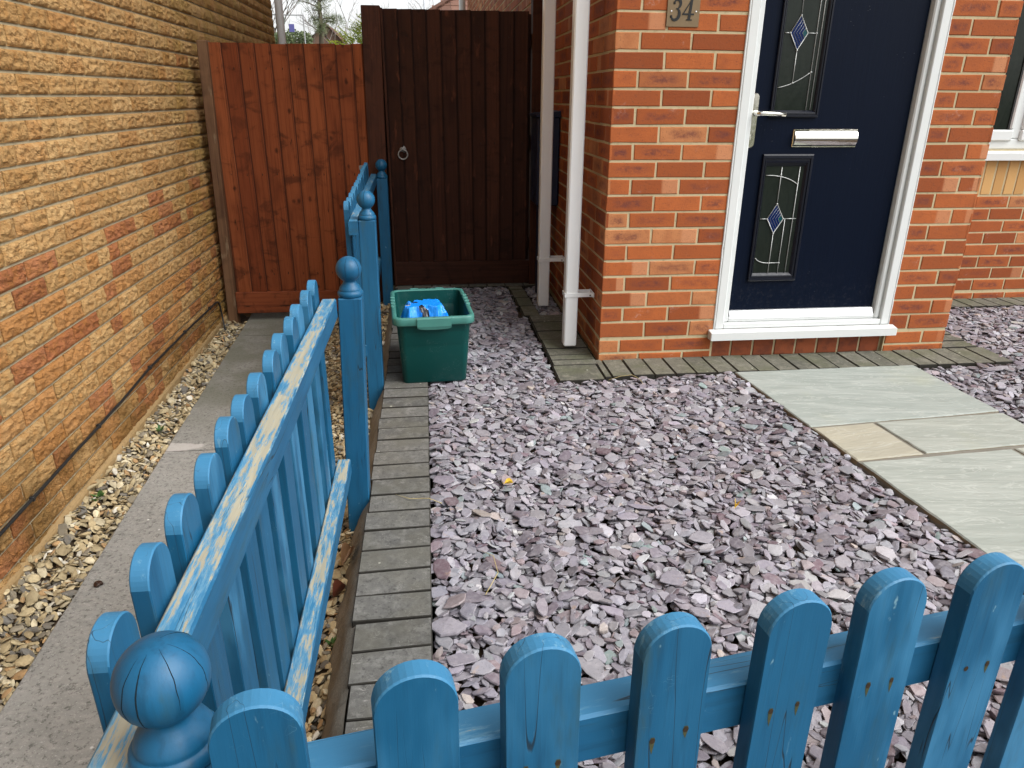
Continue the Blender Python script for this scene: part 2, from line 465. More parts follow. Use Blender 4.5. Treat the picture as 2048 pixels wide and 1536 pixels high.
M['navyf'] = mat_plain("navy_moulding", (0.003, 0.0045, 0.011), 0.34, 0.3, 0, 0.15, 30)
M['dblue'] = mat_plain("blue_stained_glass", (0.006, 0.016, 0.075), 0.2, 0.1, 0, 0.25, 40)
M['teal'] = mat_plain("teal_stained_glass", (0.006, 0.055, 0.065), 0.15, 0.2, 0, 0.25, 40)
M['iron'] = mat_plain("grey_iron", (0.26, 0.255, 0.245), 0.5, 0.4, 0.5, 0.2, 60)
M['bin'] = mat_bin()
M['rim'] = mat_plain("faded_green_plastic", (0.048, 0.180, 0.155), 0.42, 0.42, 0, 0.16, 14)
M['bag'] = mat_plain("shiny_blue_plastic", (0.008, 0.25, 0.85), 0.25, 0.5, 0, 0.12, 12)
M['plinth'] = mat_mortar("brown_plinth_render", (0.25, 0.165, 0.075), (0.33, 0.225, 0.11), (0.11, 0.07, 0.03))
M['crack'] = mat_plain('drying_crack', (0.008, 0.015, 0.02), 0.9, 0.1)
M['rust'] = mat_plain("rusty_nail", (0.035, 0.022, 0.012), 0.8, 0.2, 0, 0.4, 300)
M['ruststain'] = mat_plain("rust_stain", (0.055, 0.060, 0.030), 0.8, 0.2, 0, 0.4, 300)
M['rooft'] = mat_tile("brown_roof_tile", (0.12, 0.062, 0.045), (0.18, 0.095, 0.068))
M['render'] = mat_plain("pale_render", (0.42, 0.33, 0.27), 0.9, 0.2)
M['brownr'] = mat_plain('brown_render', (0.16, 0.10, 0.075), 0.9, 0.2)
M['bark'] = mat_plain("grey_bark", (0.17, 0.145, 0.125), 0.9, 0.2, 0, 0.3, 8)
M['barkd'] = mat_plain("dark_bark", (0.085, 0.07, 0.05), 0.9, 0.2, 0, 0.3, 8)
M['needle'] = mat_foliage("pine_needles", (0.055, 0.078, 0.035), (0.10, 0.125, 0.055), (0.15, 0.15, 0.07))
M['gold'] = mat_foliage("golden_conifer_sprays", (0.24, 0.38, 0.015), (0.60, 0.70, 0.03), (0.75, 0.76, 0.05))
M['hedge'] = mat_foliage("hedge_leaves", (0.05, 0.075, 0.03), (0.09, 0.12, 0.05), (0.12, 0.14, 0.06))
M['weed'] = mat_foliage("weed_leaves", (0.03, 0.08, 0.015), (0.06, 0.13, 0.03), (0.10, 0.17, 0.05))
M['leaf'] = mat_plain("dead_leaf", (0.16, 0.085, 0.04), 0.6, 0.3, 0, 0.5, 40)
M['redleaf'] = mat_plain("russet_dead_leaf", (0.13, 0.040, 0.022), 0.5, 0.3, 0, 0.5, 40)
M['yleaf'] = mat_plain("yellow_leaf", (0.62, 0.42, 0.04), 0.6, 0.3, 0, 0.25, 60)
M['shell'] = mat_plain("dark_brown_shell", (0.035, 0.016, 0.009), 0.35, 0.4, 0, 0.5, 90)
M['signg'] = mat_plain("green_grey_board", (0.13, 0.17, 0.15), 0.6)
M['signb'] = mat_plain("violet_blue_board", (0.10, 0.10, 0.30), 0.6)
M['steel'] = mat_plain("grey_steel_post", (0.20, 0.20, 0.20), 0.5, 0.4, 0.4)
M['lampp'] = mat_plain("pale_grey_column", (0.50, 0.52, 0.55), 0.5)
M['tarmac'] = mat_plain("tarmac", (0.055, 0.055, 0.056), 0.9, 0.2, 0, 0.25, 20, 0.5, 200)
M['straw'] = mat_plain("dry_straw", (0.45, 0.36, 0.16), 0.8, 0.2)

# ------------------------------------------------------------------ mesh builder
class MB:
    def __init__(s):
        s.v, s.f, s.mi, s.rnd, s.loc, s.sm = [], [], [], [], [], []
    def add(s, verts, faces, mat=0, rnd=(0, 0, 0), loc=None, smooth=False):
        o = len(s.v)
        s.v.extend(tuple(p) for p in verts)
        s.loc.extend(loc if loc is not None else [tuple(p) for p in verts])
        per = isinstance(rnd, list)
        for i, f in enumerate(faces):
            s.f.append(tuple(a + o for a in f))
            s.mi.append(mat[i] if isinstance(mat, list) else mat)
            s.rnd.append(rnd[i] if per else rnd)
            s.sm.append(smooth)
    def box(s, x0, x1, y0, y1, z0, z1, bev=0.0, mat=0, rnd=(0, 0, 0), along=None, off=(0, 0, 0), xf=None, toprnd=None):
        X, Y, Z = (x0, x1), (y0, y1), (z0, z1)
        vs_, fs = [], []
        if bev <= 0:
            for k in (0, 1):
                for j in (0, 1):
                    for i in (0, 1):
                        vs_.append((X[i], Y[j], Z[k]))
            fs = [(0, 2, 3, 1), (4, 5, 7, 6), (0, 1, 5, 4), (2, 6, 7, 3), (0, 4, 6, 2), (1, 3, 7, 5)]
        else:
            idx = {}
            for k in (0, 1):
                for j in (0, 1):
                    for i in (0, 1):
                        c = (X[i], Y[j], Z[k])
                        ins = (c[0] + (bev if i == 0 else -bev), c[1] + (bev if j == 0 else -bev), c[2] + (bev if k == 0 else -bev))
                        for a in range(3):
                            p = list(ins)
                            p[a] = c[a]
                            idx[(i, j, k, a)] = len(vs_)
                            vs_.append(tuple(p))
            q = lambda l: tuple(idx[t] for t in l)
            fs.append(q([(0, 0, 0, 2), (0, 1, 0, 2), (1, 1, 0, 2), (1, 0, 0, 2)]))
            fs.append(q([(0, 0, 1, 2), (1, 0, 1, 2), (1, 1, 1, 2), (0, 1, 1, 2)]))
            fs.append(q([(0, 0, 0, 1), (1, 0, 0, 1), (1, 0, 1, 1), (0, 0, 1, 1)]))
            fs.append(q([(0, 1, 0, 1), (0, 1, 1, 1), (1, 1, 1, 1), (1, 1, 0, 1)]))
            fs.append(q([(0, 0, 0, 0), (0, 0, 1, 0), (0, 1, 1, 0), (0, 1, 0, 0)]))
            fs.append(q([(1, 0, 0, 0), (1, 1, 0, 0), (1, 1, 1, 0), (1, 0, 1, 0)]))
            for a in range(3):
                b, c = [t for t in range(3) if t != a]
                for sb in (0, 1):
                    for sc in (0, 1):
                        def kk(sa, axis):
                            t = [0, 0, 0]
                            t[a], t[b], t[c] = sa, sb, sc
                            return (*t, axis)
                        fs.append(q([kk(0, b), kk(1, b), kk(1, c), kk(0, c)]))
            for k in (0, 1):
                for j in (0, 1):
                    for i in (0, 1):
                        fs.append(q([(i, j, k, 0), (i, j, k, 1), (i, j, k, 2)]))
        lc = vs_
        if along is not None:
            o = [along] + [t for t in range(3) if t != along]
            lc = [(p[o[0]] + off[0], p[o[1]] + off[1], p[o[2]] + off[2]) for p in vs_]
        if xf:
            vs_ = [xf(p) for p in vs_]
        rn = rnd
        if toprnd is not None:
            rn = [rnd] * len(fs)
            rn[1] = toprnd
        s.add(vs_, fs, mat, rn, lc)
    def lathe(s, prof, cx, cy, cz, seg=32, mat=0, rnd=(0, 0, 0), smooth=True, along=2, off=(0, 0, 0)):
        vs_, fs = [], []
        for (r, z) in prof:
            for i in range(seg):
                a = 2 * math.pi * i / seg
                vs_.append((cx + r * math.cos(a), cy + r * math.sin(a), cz + z))
        for k in range(len(prof) - 1):
            for i in range(seg):
                j = (i + 1) % seg
                fs.append((k * seg + i, k * seg + j, (k + 1) * seg + j, (k + 1) * seg + i))
        o = [along] + [t for t in range(3) if t != along]
        lc = [(p[o[0]] + off[0], p[o[1]] + off[1], p[o[2]] + off[2]) for p in vs_]
        s.add(vs_, fs, mat, rnd, lc, smooth)
    def tube(s, pts, rad, seg=8, mat=0, rnd=(0, 0, 0), smooth=True):
        pts = [Vector(p) for p in pts]
        vs_, fs = [], []
        n = len(pts)
        for i, p in enumerate(pts):
            d = (pts[min(i + 1, n - 1)] - pts[max(i - 1, 0)]).normalized()
            a = d.orthogonal().normalized() if i == 0 else (a - d * a.dot(d)).normalized()
            b = d.cross(a)
            r = rad[i] if isinstance(rad, (list, tuple)) else rad
            for k in range(seg):
                t = 2 * math.pi * k / seg
                vs_.append(tuple(p + a * (r * math.cos(t)) + b * (r * math.sin(t))))
        for i in range(n - 1):
            for k in range(seg):
                l = (k + 1) % seg
                fs.append((i * seg + k, i * seg + l, (i + 1) * seg + l, (i + 1) * seg + k))
        fs.append(tuple(range(seg - 1, -1, -1)))
        fs.append(tuple((n - 1) * seg + k for k in range(seg)))
        s.add(vs_, fs, mat, rnd, None, smooth)
    def prism(s, outline, t0, t1, plane='xz', mat=0, rnd=(0, 0, 0), bev=0.0, xf=None, along=2, off=(0, 0, 0)):
        """outline (a,b) counter-clockwise, extruded between t0 and t1 on the third axis, edges softened by bev"""
        n = len(outline)
        cx = sum(p[0] for p in outline) / n
        cy = sum(p[1] for p in outline) / n
        def ins(p):
            dx, dy = cx - p[0], cy - p[1]
            d = math.hypot(dx, dy)
            return (p[0] + dx / d * bev, p[1] + dy / d * bev) if bev else p
        def P(p, t):
            return (p[0], t, p[1]) if plane == 'xz' else ((t, p[0], p[1]) if plane == 'yz' else (p[0], p[1], t))
        rings = []
        if bev:
            rings = [[P(ins(p), t0) for p in outline], [P(p, t0 + bev) for p in outline], [P(p, t1 - bev) for p in outline], [P(ins(p), t1) for p in outline]]
        else:
            rings = [[P(p, t0) for p in outline], [P(p, t1) for p in outline]]
        vs_ = [p for r in rings for p in r]
        fs = []
        for k in range(len(rings) - 1):
            for i in range(n):
                j = (i + 1) % n
                fs.append((k * n + i, k * n + j, (k + 1) * n + j, (k + 1) * n + i))
        fs.append(tuple(range(n - 1, -1, -1)))
        fs.append(tuple((len(rings) - 1) * n + i for i in range(n)))
        o = [along] + [t for t in range(3) if t != along]
        lc = [(p[o[0]] + off[0], p[o[1]] + off[1], p[o[2]] + off[2]) for p in vs_]
        if xf:
            vs_ = [xf(p) for p in vs_]
        s.add(vs_, fs, mat, rnd, lc)
    def build(s, name, mats, parent=None, recalc=True):
        me = bpy.data.meshes.new(name)
        me.from_pydata(s.v, [], s.f)
        for m in mats:
            me.materials.append(m)
        me.polygons.foreach_set("material_index", s.mi)
        me.polygons.foreach_set("use_smooth", s.sm)
        a = me.attributes.new("loc", 'FLOAT_VECTOR', 'POINT')
        a.data.foreach_set("vector", np.array(s.loc, dtype=np.float32).ravel())
        a = me.attributes.new("rnd", 'FLOAT_COLOR', 'FACE')
        rr = np.ones((len(s.f), 4), dtype=np.float32)
        rr[:, :3] = np.array(s.rnd, dtype=np.float32)
        a.data.foreach_set("color", rr.ravel())
        if recalc:
            import bmesh
            bm = bmesh.new()
            bm.from_mesh(me)
            bmesh.ops.recalc_face_normals(bm, faces=bm.faces)
            bm.to_mesh(me)
            bm.free()
        o = bpy.data.objects.new(name, me)
        COL.objects.link(o)
        if parent:
            o.parent = parent
            o.matrix_parent_inverse = parent.matrix_world.inverted()
        return o

def thing(name, label, cat, loc=(0, 0, 0), group=None):
    o = bpy.data.objects.new(name, None)
    o.empty_display_size = 0.1
    COL.objects.link(o)
    o.location = loc
    o.matrix_world = Matrix.Translation(loc)
    o["label"], o["category"] = label, cat
    if group:
        o["group"] = group
    return o
def tag(o, label, cat, group=None, kind=None):
    o["label"], o["category"] = label, cat
    if group:
        o["group"] = group
    if kind:
        o["kind"] = kind
    return o
def struct(o):
    o["kind"] = "structure"
    return o
rng = random.Random(11)
def r3():
    return (rng.random(), rng.random(), rng.random())
def nz(x, y, z=0.0):
    return mnoise.noise(Vector((x, y, z)))

def raw_mesh(name, verts, faces_quads, mats, tint=None, parent=None, smooth=False):
    """fast path for big meshes: verts (n,3), faces list of (m,k) arrays, tint per face"""
    me = bpy.data.meshes.new(name)
    me.vertices.add(len(verts))
    me.vertices.foreach_set("co", np.asarray(verts, np.float32).ravel())
    loops = np.concatenate([f.ravel() for f in faces_quads])
    tot = np.concatenate([np.full(len(f), f.shape[1], np.int32) for f in faces_quads])
    start = np.concatenate([[0], np.cumsum(tot)[:-1]]).astype(np.int32)
    me.loops.add(len(loops))
    me.loops.foreach_set("vertex_index", loops.astype(np.int32))
    me.polygons.add(len(tot))
    me.polygons.foreach_set("loop_start", start)
    me.polygons.foreach_set("loop_total", tot)
    me.polygons.foreach_set("use_smooth", np.full(len(tot), smooth))
    for m in mats:
        me.materials.append(m)
    me.update(calc_edges=True)
    me.validate()
    if tint is not None:
        a = me.attributes.new("tint", 'FLOAT_COLOR', 'FACE')
        c = np.ones((len(tot), 4), np.float32)
        c[:, :3] = tint
        a.data.foreach_set("color", c.ravel())
    o = bpy.data.objects.new(name, me)
    COL.objects.link(o)
    if parent:
        o.parent = parent
    return o

# ------------------------------------------------------------------ levels and outlines of the ground
def path_z(y):
    return -0.431 + 0.02 * max(-4.0, min(2.0, y))
def path_left(y):
    return -1.995 - 0.028 * (y + 0.3)
def flag_left(y):
    return 0.587 + max(0, -0.27 - y) * 0.088
def flag_right(y):
    return 1.486 + max(0, -0.26 - y) * 0.02
def haunch_x(y):
    return -1.078 + 0.012 * nz(y * 3.1, 4.0)

# ground sheet to the horizon
g = MB()
g.add([(-400, -400, -0.62), (400, -400, -0.62), (400, 600, -0.62), (-400, 600, -0.62)], [(0, 1, 2, 3)])
struct(g.build("ground", [M['ground']]))
# raised bed below the slate, pavement outside the front fence
g = MB()
g.box(-0.83, 6.0, -3.1, 0.0, -0.60, -0.226)
g.box(-0.83, -0.0, 0.0, 1.62, -0.60, -0.2265)
g.box(1.83, 6.0, 0.0, 0.93, -0.60, -0.2265)
g.box(-1.06, -0.0, 1.62, 10.0, -0.60, -0.2275)
struct(g.build("soil_bed", [M['soil']]))
g = MB()
g.box(-4.0, 8.0, -7.0, -3.1, -0.6, -0.30)
struct(g.build("pavement", [M['tarmac']]))

# side path: cast concrete slabs
g = MB()
for (ya, yb) in ((-3.1, -0.315), (-0.307, 1.245), (1.252, 3.4)):
    n = max(2, int((yb - ya) / 0.08))
    vs_, fs = [], []
    for i in range(n + 1):
        y = ya + (yb - ya) * i / n
        xl = path_left(y) + 0.006 * nz(y * 9, 1.0)
        xr = -1.50 + 0.006 * nz(y * 9, 7.0)
        z = path_z(y)
        vs_ += [(xl, y, z - 0.15), (xl, y, z - 0.006), (xl + 0.006, y, z), (xr - 0.006, y, z), (xr, y, z - 0.006), (xr, y, z - 0.15)]
    for i in range(n):
        for k in range(5):
            a = i * 6 + k
            fs.append((a, a + 1, a + 7, a + 6))
    fs += [tuple(range(6)), tuple(n * 6 + k for k in range(5, -1, -1))]
    g.add(vs_, fs)
struct(g.build("side_path", [M['path']]))

# bed of the gravel, rising towards the fence
def gravel_base(x, y):
    if x < -1.75:
        return path_z(y) - 0.035 + (0.02 if x < -2.12 else 0)
    t = min(1, max(0, (x + 1.50) / 0.41))
    return (path_z(y) - 0.03) * (1 - t) + (-0.315 + 0.02 * max(0, y)) * t
g = MB()
for (xa, xb) in ((-2.2, -1.96), (-1.53, -1.05)):
    nx, ny = 10, 70
    vs_ = []
    for j in range(ny + 1):
        for i in range(nx + 1):
            x = xa + (xb - xa) * i / nx
            y = -3.1 + 4.9 * j / ny
            vs_.append((x, y, gravel_base(x, y) - 0.004 + 0.008 * nz(x * 14, y * 14)))
    fs = [(j * (nx + 1) + i, j * (nx + 1) + i + 1, (j + 1) * (nx + 1) + i + 1, (j + 1) * (nx + 1) + i) for j in range(ny) for i in range(nx)]
    g.add(vs_, fs)
struct(g.build("gravel_bed", [M['soil']]))

# ------------------------------------------------------------------ block paving edges
g = MB()
BM = [1, 0, 1, 1, 0, 0] + [1] * 20  # sides and bevels dark: joint dirt, with the gap's shade painted in
y = -3.05
while y < 1.40:
    L = 0.1005
    s = rng.uniform(-0.004, 0.003)
    dz = rng.uniform(-0.002, 0.002)
    sk = rng.uniform(-0.0022, 0.0022)
    x0 = -1.028 + s + (0.010 if y < -1.9 else 0)
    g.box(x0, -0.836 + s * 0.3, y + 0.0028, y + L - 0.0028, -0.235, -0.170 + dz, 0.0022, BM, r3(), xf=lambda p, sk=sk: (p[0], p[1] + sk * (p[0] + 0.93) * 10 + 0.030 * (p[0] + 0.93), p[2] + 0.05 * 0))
    y += L
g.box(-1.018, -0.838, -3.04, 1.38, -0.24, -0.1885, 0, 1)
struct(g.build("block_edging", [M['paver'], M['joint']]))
# haunching: sloping concrete beside the edging
g = MB()
nx, ny = 8, 150
vs_ = []
for j in range(ny + 1):
    yy = -3.05 + 4.45 * j / ny
    for i in range(nx + 1):
        t = i / nx
        xa, za = -1.020, -0.181
        xb, zb = haunch_x(yy) - 0.028, -0.345
        x = xa + (xb - xa) * (t ** 0.8)
        z = za + (zb - za) * (t ** 1.15)
        d = 0.011 * nz(yy * 11, t * 3) + 0.006 * nz(yy * 30, t * 8)
        vs_.append((x - d * (0.2 + t), yy, z + d * 0.5))
fs = [(j * (nx + 1) + i, j * (nx + 1) + i + 1, (j + 1) * (nx + 1) + i + 1, (j + 1) * (nx + 1) + i) for j in range(ny) for i in range(nx)]
g.add(vs_, fs, smooth=True)
struct(g.build("concrete_haunching", [M['haunch']]))
# apron of mossy blocks round the red house
g = MB()
def blk(x0, x1, y0, y1, zt=-0.187):
    dz = rng.uniform(-0.002, 0.002)
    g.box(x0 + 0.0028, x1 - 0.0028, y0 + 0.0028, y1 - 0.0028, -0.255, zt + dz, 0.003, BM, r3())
blk(-0.243, -0.026, -0.272, -0.068)
blk(-0.024, 0.012, -0.245, -0.004)
x = 0.014
while x < 2.0:
    blk(x, x + 0.1015, -0.236, -0.006)
    x += 0.1015
yy = -0.066
for L in (0.075, 0.075, 0.10, 0.15, 0.15, 0.17, 0.145):
    blk(-0.236 - 0.004 * (yy > 0.3), -0.012, yy, yy + L)
    yy += L
yy = 0.80
for L in (0.21, 0.2, 0.21, 0.09):
    blk(-0.268 - 0.03 * (yy - 0.8), -0.168 - 0.03 * (yy - 0.8), yy, yy + L)
    yy += L
x = -1.05
while x < -0.02:
    blk(x, x + 0.125, 1.515, 1.60)
    x += 0.125
yy = 0.01
while yy < 0.75:
    blk(1.835, 2.04, yy, yy + 0.1)
    yy += 0.1015
x = 1.84
while x < 4.0:
    blk(x, x + 0.1015, 0.735, 0.925)
    x += 0.1015
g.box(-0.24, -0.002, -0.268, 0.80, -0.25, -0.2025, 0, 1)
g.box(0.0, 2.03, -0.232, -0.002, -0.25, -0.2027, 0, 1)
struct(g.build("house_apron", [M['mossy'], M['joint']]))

# ------------------------------------------------------------------ sandstone path of flags
fp = bpy.data.objects.new("flagstone_path", None)
COL.objects.link(fp)
fp["kind"] = "structure"
g = MB()
g.add([(flag_left(-0.27) + 0.006, -0.274, -0.178), (flag_right(-0.3) - 0.01, -0.274, -0.178), (flag_right(-3.0) - 0.01, -3.05, -0.178), (flag_left(-3.0) + 0.006, -3.05, -0.178),
       (flag_left(-0.27) - 0.006, -0.262, -0.24), (flag_right(-0.3) + 0.006, -0.262, -0.24), (flag_right(-3.0) + 0.006, -3.08, -0.24), (flag_left(-3.0) - 0.006, -3.08, -0.24)],
      [(0, 1, 2, 3), (0, 4, 5, 1), (1, 5, 6, 2), (2, 6, 7, 3), (3, 7, 4, 0)], 0)
g.build("mortar_bed", [M['joint2']], fp)
def flag(pts, tone, seed):
    """quadrilateral riven slab with a wandering edge"""
    rg = random.Random(seed)
    q = [Vector((*p, 0)) for p in pts]
    n = 26
    top, vs_, fs = [], [], []
    def P(u, v):
        return q[0] * (1 - u) * (1 - v) + q[1] * u * (1 - v) + q[2] * u * v + q[3] * (1 - u) * v
    Lu, Lv = (q[1] - q[0]).length, (q[3] - q[0]).length
    def gridp(k, L):
        e = 0.005 / L
        return 0.0 if k == 0 else (1.0 if k == n else e + (1 - 2 * e) * (k - 1) / (n - 2))
    for j in range(n + 1):
        for i in range(n + 1):
            p = P(gridp(i, Lu), gridp(j, Lv))
            e = min(i, j, n - i, n - j)
            z = -0.172 + 0.0022 * nz(p.x * 5 + seed, p.y * 9) + 0.0012 * nz(p.x * 14 + seed, p.y * 30)
            if e == 0:
                c = P(0.5, 0.5)
                p = p + (p - c).normalized() * (0.0035 * nz(p.x * 16 + seed * 3, p.y * 16) - 0.001)
                z -= 0.004
            vs_.append((p.x, p.y, z))
    for j in range(n):
        for i in range(n):
            a = j * (n + 1) + i
            fs.append((a, a + 1, a + n + 2, a + n + 1))
    ring = [i for i in range(n + 1)] + [j * (n + 1) + n for j in range(1, n + 1)] + [n * (n + 1) + i for i in range(n - 1, -1, -1)] + [j * (n + 1) for j in range(n - 1, 0, -1)]
    o = len(vs_)
    for a in ring:
        vs_.append((vs_[a][0], vs_[a][1], -0.196))
    rn = [(tone, 0, 0)] * len(fs)
    for k in range(len(ring)):
        l = (k + 1) % len(ring)
        fs.append((ring[k], o + k, o + l, ring[l]))
        rn.append((tone, 1, 0))
    m = MB()
    ang = rg.uniform(-0.2, 0.2)
    lc = [(p[0] * math.cos(ang) + p[1] * math.sin(ang) + seed, -p[0] * math.sin(ang) + p[1] * math.cos(ang) + seed * 2.3, 0.0) for p in vs_]
    m.add(vs_, fs, 0, rn, lc, False)
    m.build("paving_slab", [M['sand']], fp)
fl, fr = flag_left, flag_right
flag([(fl(-.27), -.272), (fr(-.27), -.262), (fr(-.82) - .002, -.815), (fl(-.88), -.882)], 0.10, 1)
flag([(fl(-.9) + .002, -.897), (.906, -.874), (.936, -1.144), (fl(-1.17) + .002, -1.168)], 0.95, 2)
flag([(.918, -.870), (fr(-.83), -.831), (fr(-1.1), -1.098), (.948, -1.140)], 0.30, 3)
flag([(fl(-1.19) + .002, -1.184), (1.285, -1.138), (1.325, -2.02), (fl(-2.05) + .002, -2.06)], 0.22, 4)
flag([(1.300, -1.136), (fr(-1.12), -1.114), (fr(-1.7), -1.70), (1.325, -1.72)], 0.45, 5)
flag([(1.341, -1.735), (fr(-1.72), -1.715), (fr(-2.3), -2.3), (1.362, -2.33)], 0.2, 6)
flag([(fl(-2.08), -2.075), (1.33, -2.035), (1.345, -2.6), (fl(-2.65), -2.65)], 0.7, 7)

# ------------------------------------------------------------------ loose stone: every piece is laid on what lies below it
def lay(mask, bounds, n, base, size, thick, seed, maxslope, res=0.005, sink=0.25, tj=0.10):
    rs = np.random.RandomState(seed)
    x0, x1, y0, y1 = bounds
    nx, ny = int((x1 - x0) / res), int((y1 - y0) / res)
    gx = x0 + (np.arange(nx) + 0.5) * res
    gy = y0 + (np.arange(ny) + 0.5) * res
    H = base(gx[None, :], gy[:, None]) * np.ones((ny, nx))
    ok = mask(gx[None, :], gy[:, None])
    Hs = np.where(ok, H, 9.0)
    cand = np.argwhere(ok)
    out = []
    Hb = H.copy()
    for k in range(n):
        c = cand[rs.randint(len(cand), size=3)]
        j, i = c[np.argmin(H[c[:, 0], c[:, 1]] - Hb[c[:, 0], c[:, 1]])]
        a, b, t = size(rs)
        th = thick(rs, a)
        ang = rs.uniform(0, math.pi)
        r = int(a / res) + 1
        ja, jb, ia, ib = max(0, j - r), min(ny, j + r + 1), max(0, i - r), min(nx, i + r + 1)
        X = gx[ia:ib][None, :] - gx[i]
        Y = gy[ja:jb][:, None] - gy[j]
        U = X * math.cos(ang) + Y * math.sin(ang)
        V = -X * math.sin(ang) + Y * math.cos(ang)
        E = (U / a) ** 2 + (V / b) ** 2 < 0.8
        if E.sum() < 4:
            continue
        if not ok[ja:jb, ia:ib][E].mean() > 0.72:
            continue
        h = H[ja:jb, ia:ib][E]
        Xe, Ye = (X + 0 * Y)[E], (Y + 0 * X)[E]
        A = np.stack([Xe, Ye, np.ones_like(Xe)], 1)
        w = 0.3 + (h > np.median(h))
        s, _, _, _ = np.linalg.lstsq(A * w[:, None], h * w, rcond=None)
        sl = s[:2] + rs.normal(0, tj, 2)
        m = np.hypot(*sl)
        if m > maxslope:
            sl *= maxslope / m
        res_h = h - (Xe * sl[0] + Ye * sl[1])
        z = np.quantile(res_h, 1 - sink)
        top = Xe * sl[0] + Ye * sl[1] + z + th
        sub = H[ja:jb, ia:ib]
        sub[E] = np.maximum(sub[E], top)
        out.append((gx[i], gy[j], z + th / 2, a, b, th, ang, sl[0], sl[1]))
    return np.array(out), rs

def slate_mask(x, y):
    m = (x > -0.832) & (y < 1.51) & (x < 3.1) & (y > -2.95)
    m &= ~((x > flag_left_np(y) + 0.002) & (x < flag_right_np(y) + 0.003) & (y < -0.255))
    m &= ~((x > -0.25) & (y > -0.28) & (x < 0.0) & (y < 0.80))
    m &= ~((x > -0.29) & (x < -0.165) & (y >= 0.80))
    m &= ~((x > -0.03) & (x < 2.0) & (y > -0.243))
    m &= ~((x > 2.0) & (y > 0.735))
    m &= ~((x > 1.3) & (y < -1.5))
    m &= ~((x > 1.9) & (y < -0.9))
    m &= ~((x > -0.005) & (x < 1.9) & (y > 0.0))
    return m
def flag_left_np(y):
    return 0.587 + np.maximum(0, -0.27 - y) * 0.088
def flag_right_np(y):
    return 1.486 + np.maximum(0, -0.26 - y) * 0.02
def slate_base(x, y):
    b = -0.214 + 0.004 * np.sin(x * 5.1) * np.sin(y * 4.3) + 0 * x
    d = np.abs(x - flag_left_np(y))
    return b + 0.013 * np.clip(1 - d / 0.22, 0, 1) * (y < -0.2) + 0.012 * np.clip((-0.7 - x) / 0.12 + 1, 0, 1) * (x < -0.5)
def slate_size(rs):
    a = np.clip(rs.lognormal(math.log(0.0208), 0.37), 0.008, 0.047)
    b = a * rs.uniform(0.42, 0.88)
    return a, b, 0
chips, rs = lay(slate_mask, (-0.84, 3.1, -2.95, 1.52), 27000, slate_base, slate_size,
                lambda rs, a: np.clip(rs.lognormal(math.log(0.0042), 0.42), 0.0022, 0.011), 5, 0.6, tj=0.10, sink=0.25)
def build_chips(name, P, rs, mats, palette, weights):
    n = len(P)
    K = 8
    th = np.sort(rs.uniform(0, 2 * math.pi, (n, K)) * 0.55 + (np.arange(K) * 2 * math.pi / K) * 0.999, axis=1)
    th = (np.arange(K) * 2 * math.pi / K)[None] + rs.uniform(-0.3, 0.3, (n, K))
    rad = rs.uniform(0.66, 1.12, (n, K))
    # break corners off so that outlines turn angular
    cutd = rs.uniform(0, 2 * math.pi, (n, 3))
    cutr = rs.uniform(0.48, 0.9, (n, 3))
    for c in range(3):
        cosd = np.cos(th - cutd[:, c:c + 1])
        lim = np.where(cosd > 0.2, cutr[:, c:c + 1] / np.maximum(cosd, 0.2), 9)
        rad = np.minimum(rad, lim)
    a, b, t, ang = P[:, 3:4], P[:, 4:5], P[:, 5:6], P[:, 6:7]
    rings = []
    tops = []
    for (k, zz, jit) in ((0.86, -0.5, 0.10), (1.0, -0.12, 0.0), (0.985, 0.22, 0.03), (0.90, 0.5, 0.05)):
        rr = rad * (k + rs.uniform(-jit, jit, (n, K)))
        U = a * rr * np.cos(th)
        V = b * rr * np.sin(th)
        Z = t * (zz + rs.uniform(-0.14, 0.14, (n, K)))
        rings.append((U, V, Z))
    # low ridge across the top face
    cu, cv = a * rs.uniform(-0.25, 0.25, (n, 1)), b * rs.uniform(-0.25, 0.25, (n, 1))
    rings.append((cu, cv, t * (0.5 + rs.uniform(-0.05, 0.35, (n, 1)))))
    U = np.concatenate([r[0] for r in rings], 1)
    V = np.concatenate([r[1] for r in rings], 1)
    Z = np.concatenate([r[2] for r in rings], 1)
    X = U * np.cos(ang) - V * np.sin(ang)
    Y = U * np.sin(ang) + V * np.cos(ang)
    Zw = P[:, 2:3] + Z + X * P[:, 7:8] + Y * P[:, 8:9]
    nv = U.shape[1]
    verts = np.stack([X + P[:, 0:1], Y + P[:, 1:2], Zw], 2).reshape(-1, 3)
    q = []
    for r in range(3):
        for i in range(K):
            j = (i + 1) % K
            q.append((r * K + i, r * K + j, (r + 1) * K + j, (r + 1) * K + i))
    tr = [(3 * K + i, 3 * K + (i + 1) % K, 4 * K) for i in range(K)]
    off = (np.arange(n) * nv)[:, None, None]
    Q = (np.array(q)[None] + off).reshape(-1, 4)
    T = (np.array(tr)[None] + off).reshape(-1, 3)
    pal = np.array(palette)
    ci = rs.choice(len(pal), size=n, p=np.array(weights) / sum(weights))
    tint = pal[ci] * rs.uniform(0.80, 1.22, (n, 1)) * rs.uniform(0.96, 1.04, (n, 3)) * np.array([0.955, 0.992, 1.025])
    tf = np.concatenate([np.repeat(tint, len(q), 0), np.repeat(tint, len(tr), 0)])
    return raw_mesh(name, verts, [Q, T], mats, tf)
slate = build_chips("slate_chippings", chips, rs, [M['slate']],
                    [(.232, .208, .228), (.272, .252, .270), (.150, .125, .142), (.325, .305, .318), (.195, .175, .195), (.25, .195, .20), (.130, .085, .098), (.21, .25, .245), (.33, .27, .245), (.42, .40, .39)],
                    [24, 22, 14, 13, 16, 5, 4, 1.5, 1.6, 2])
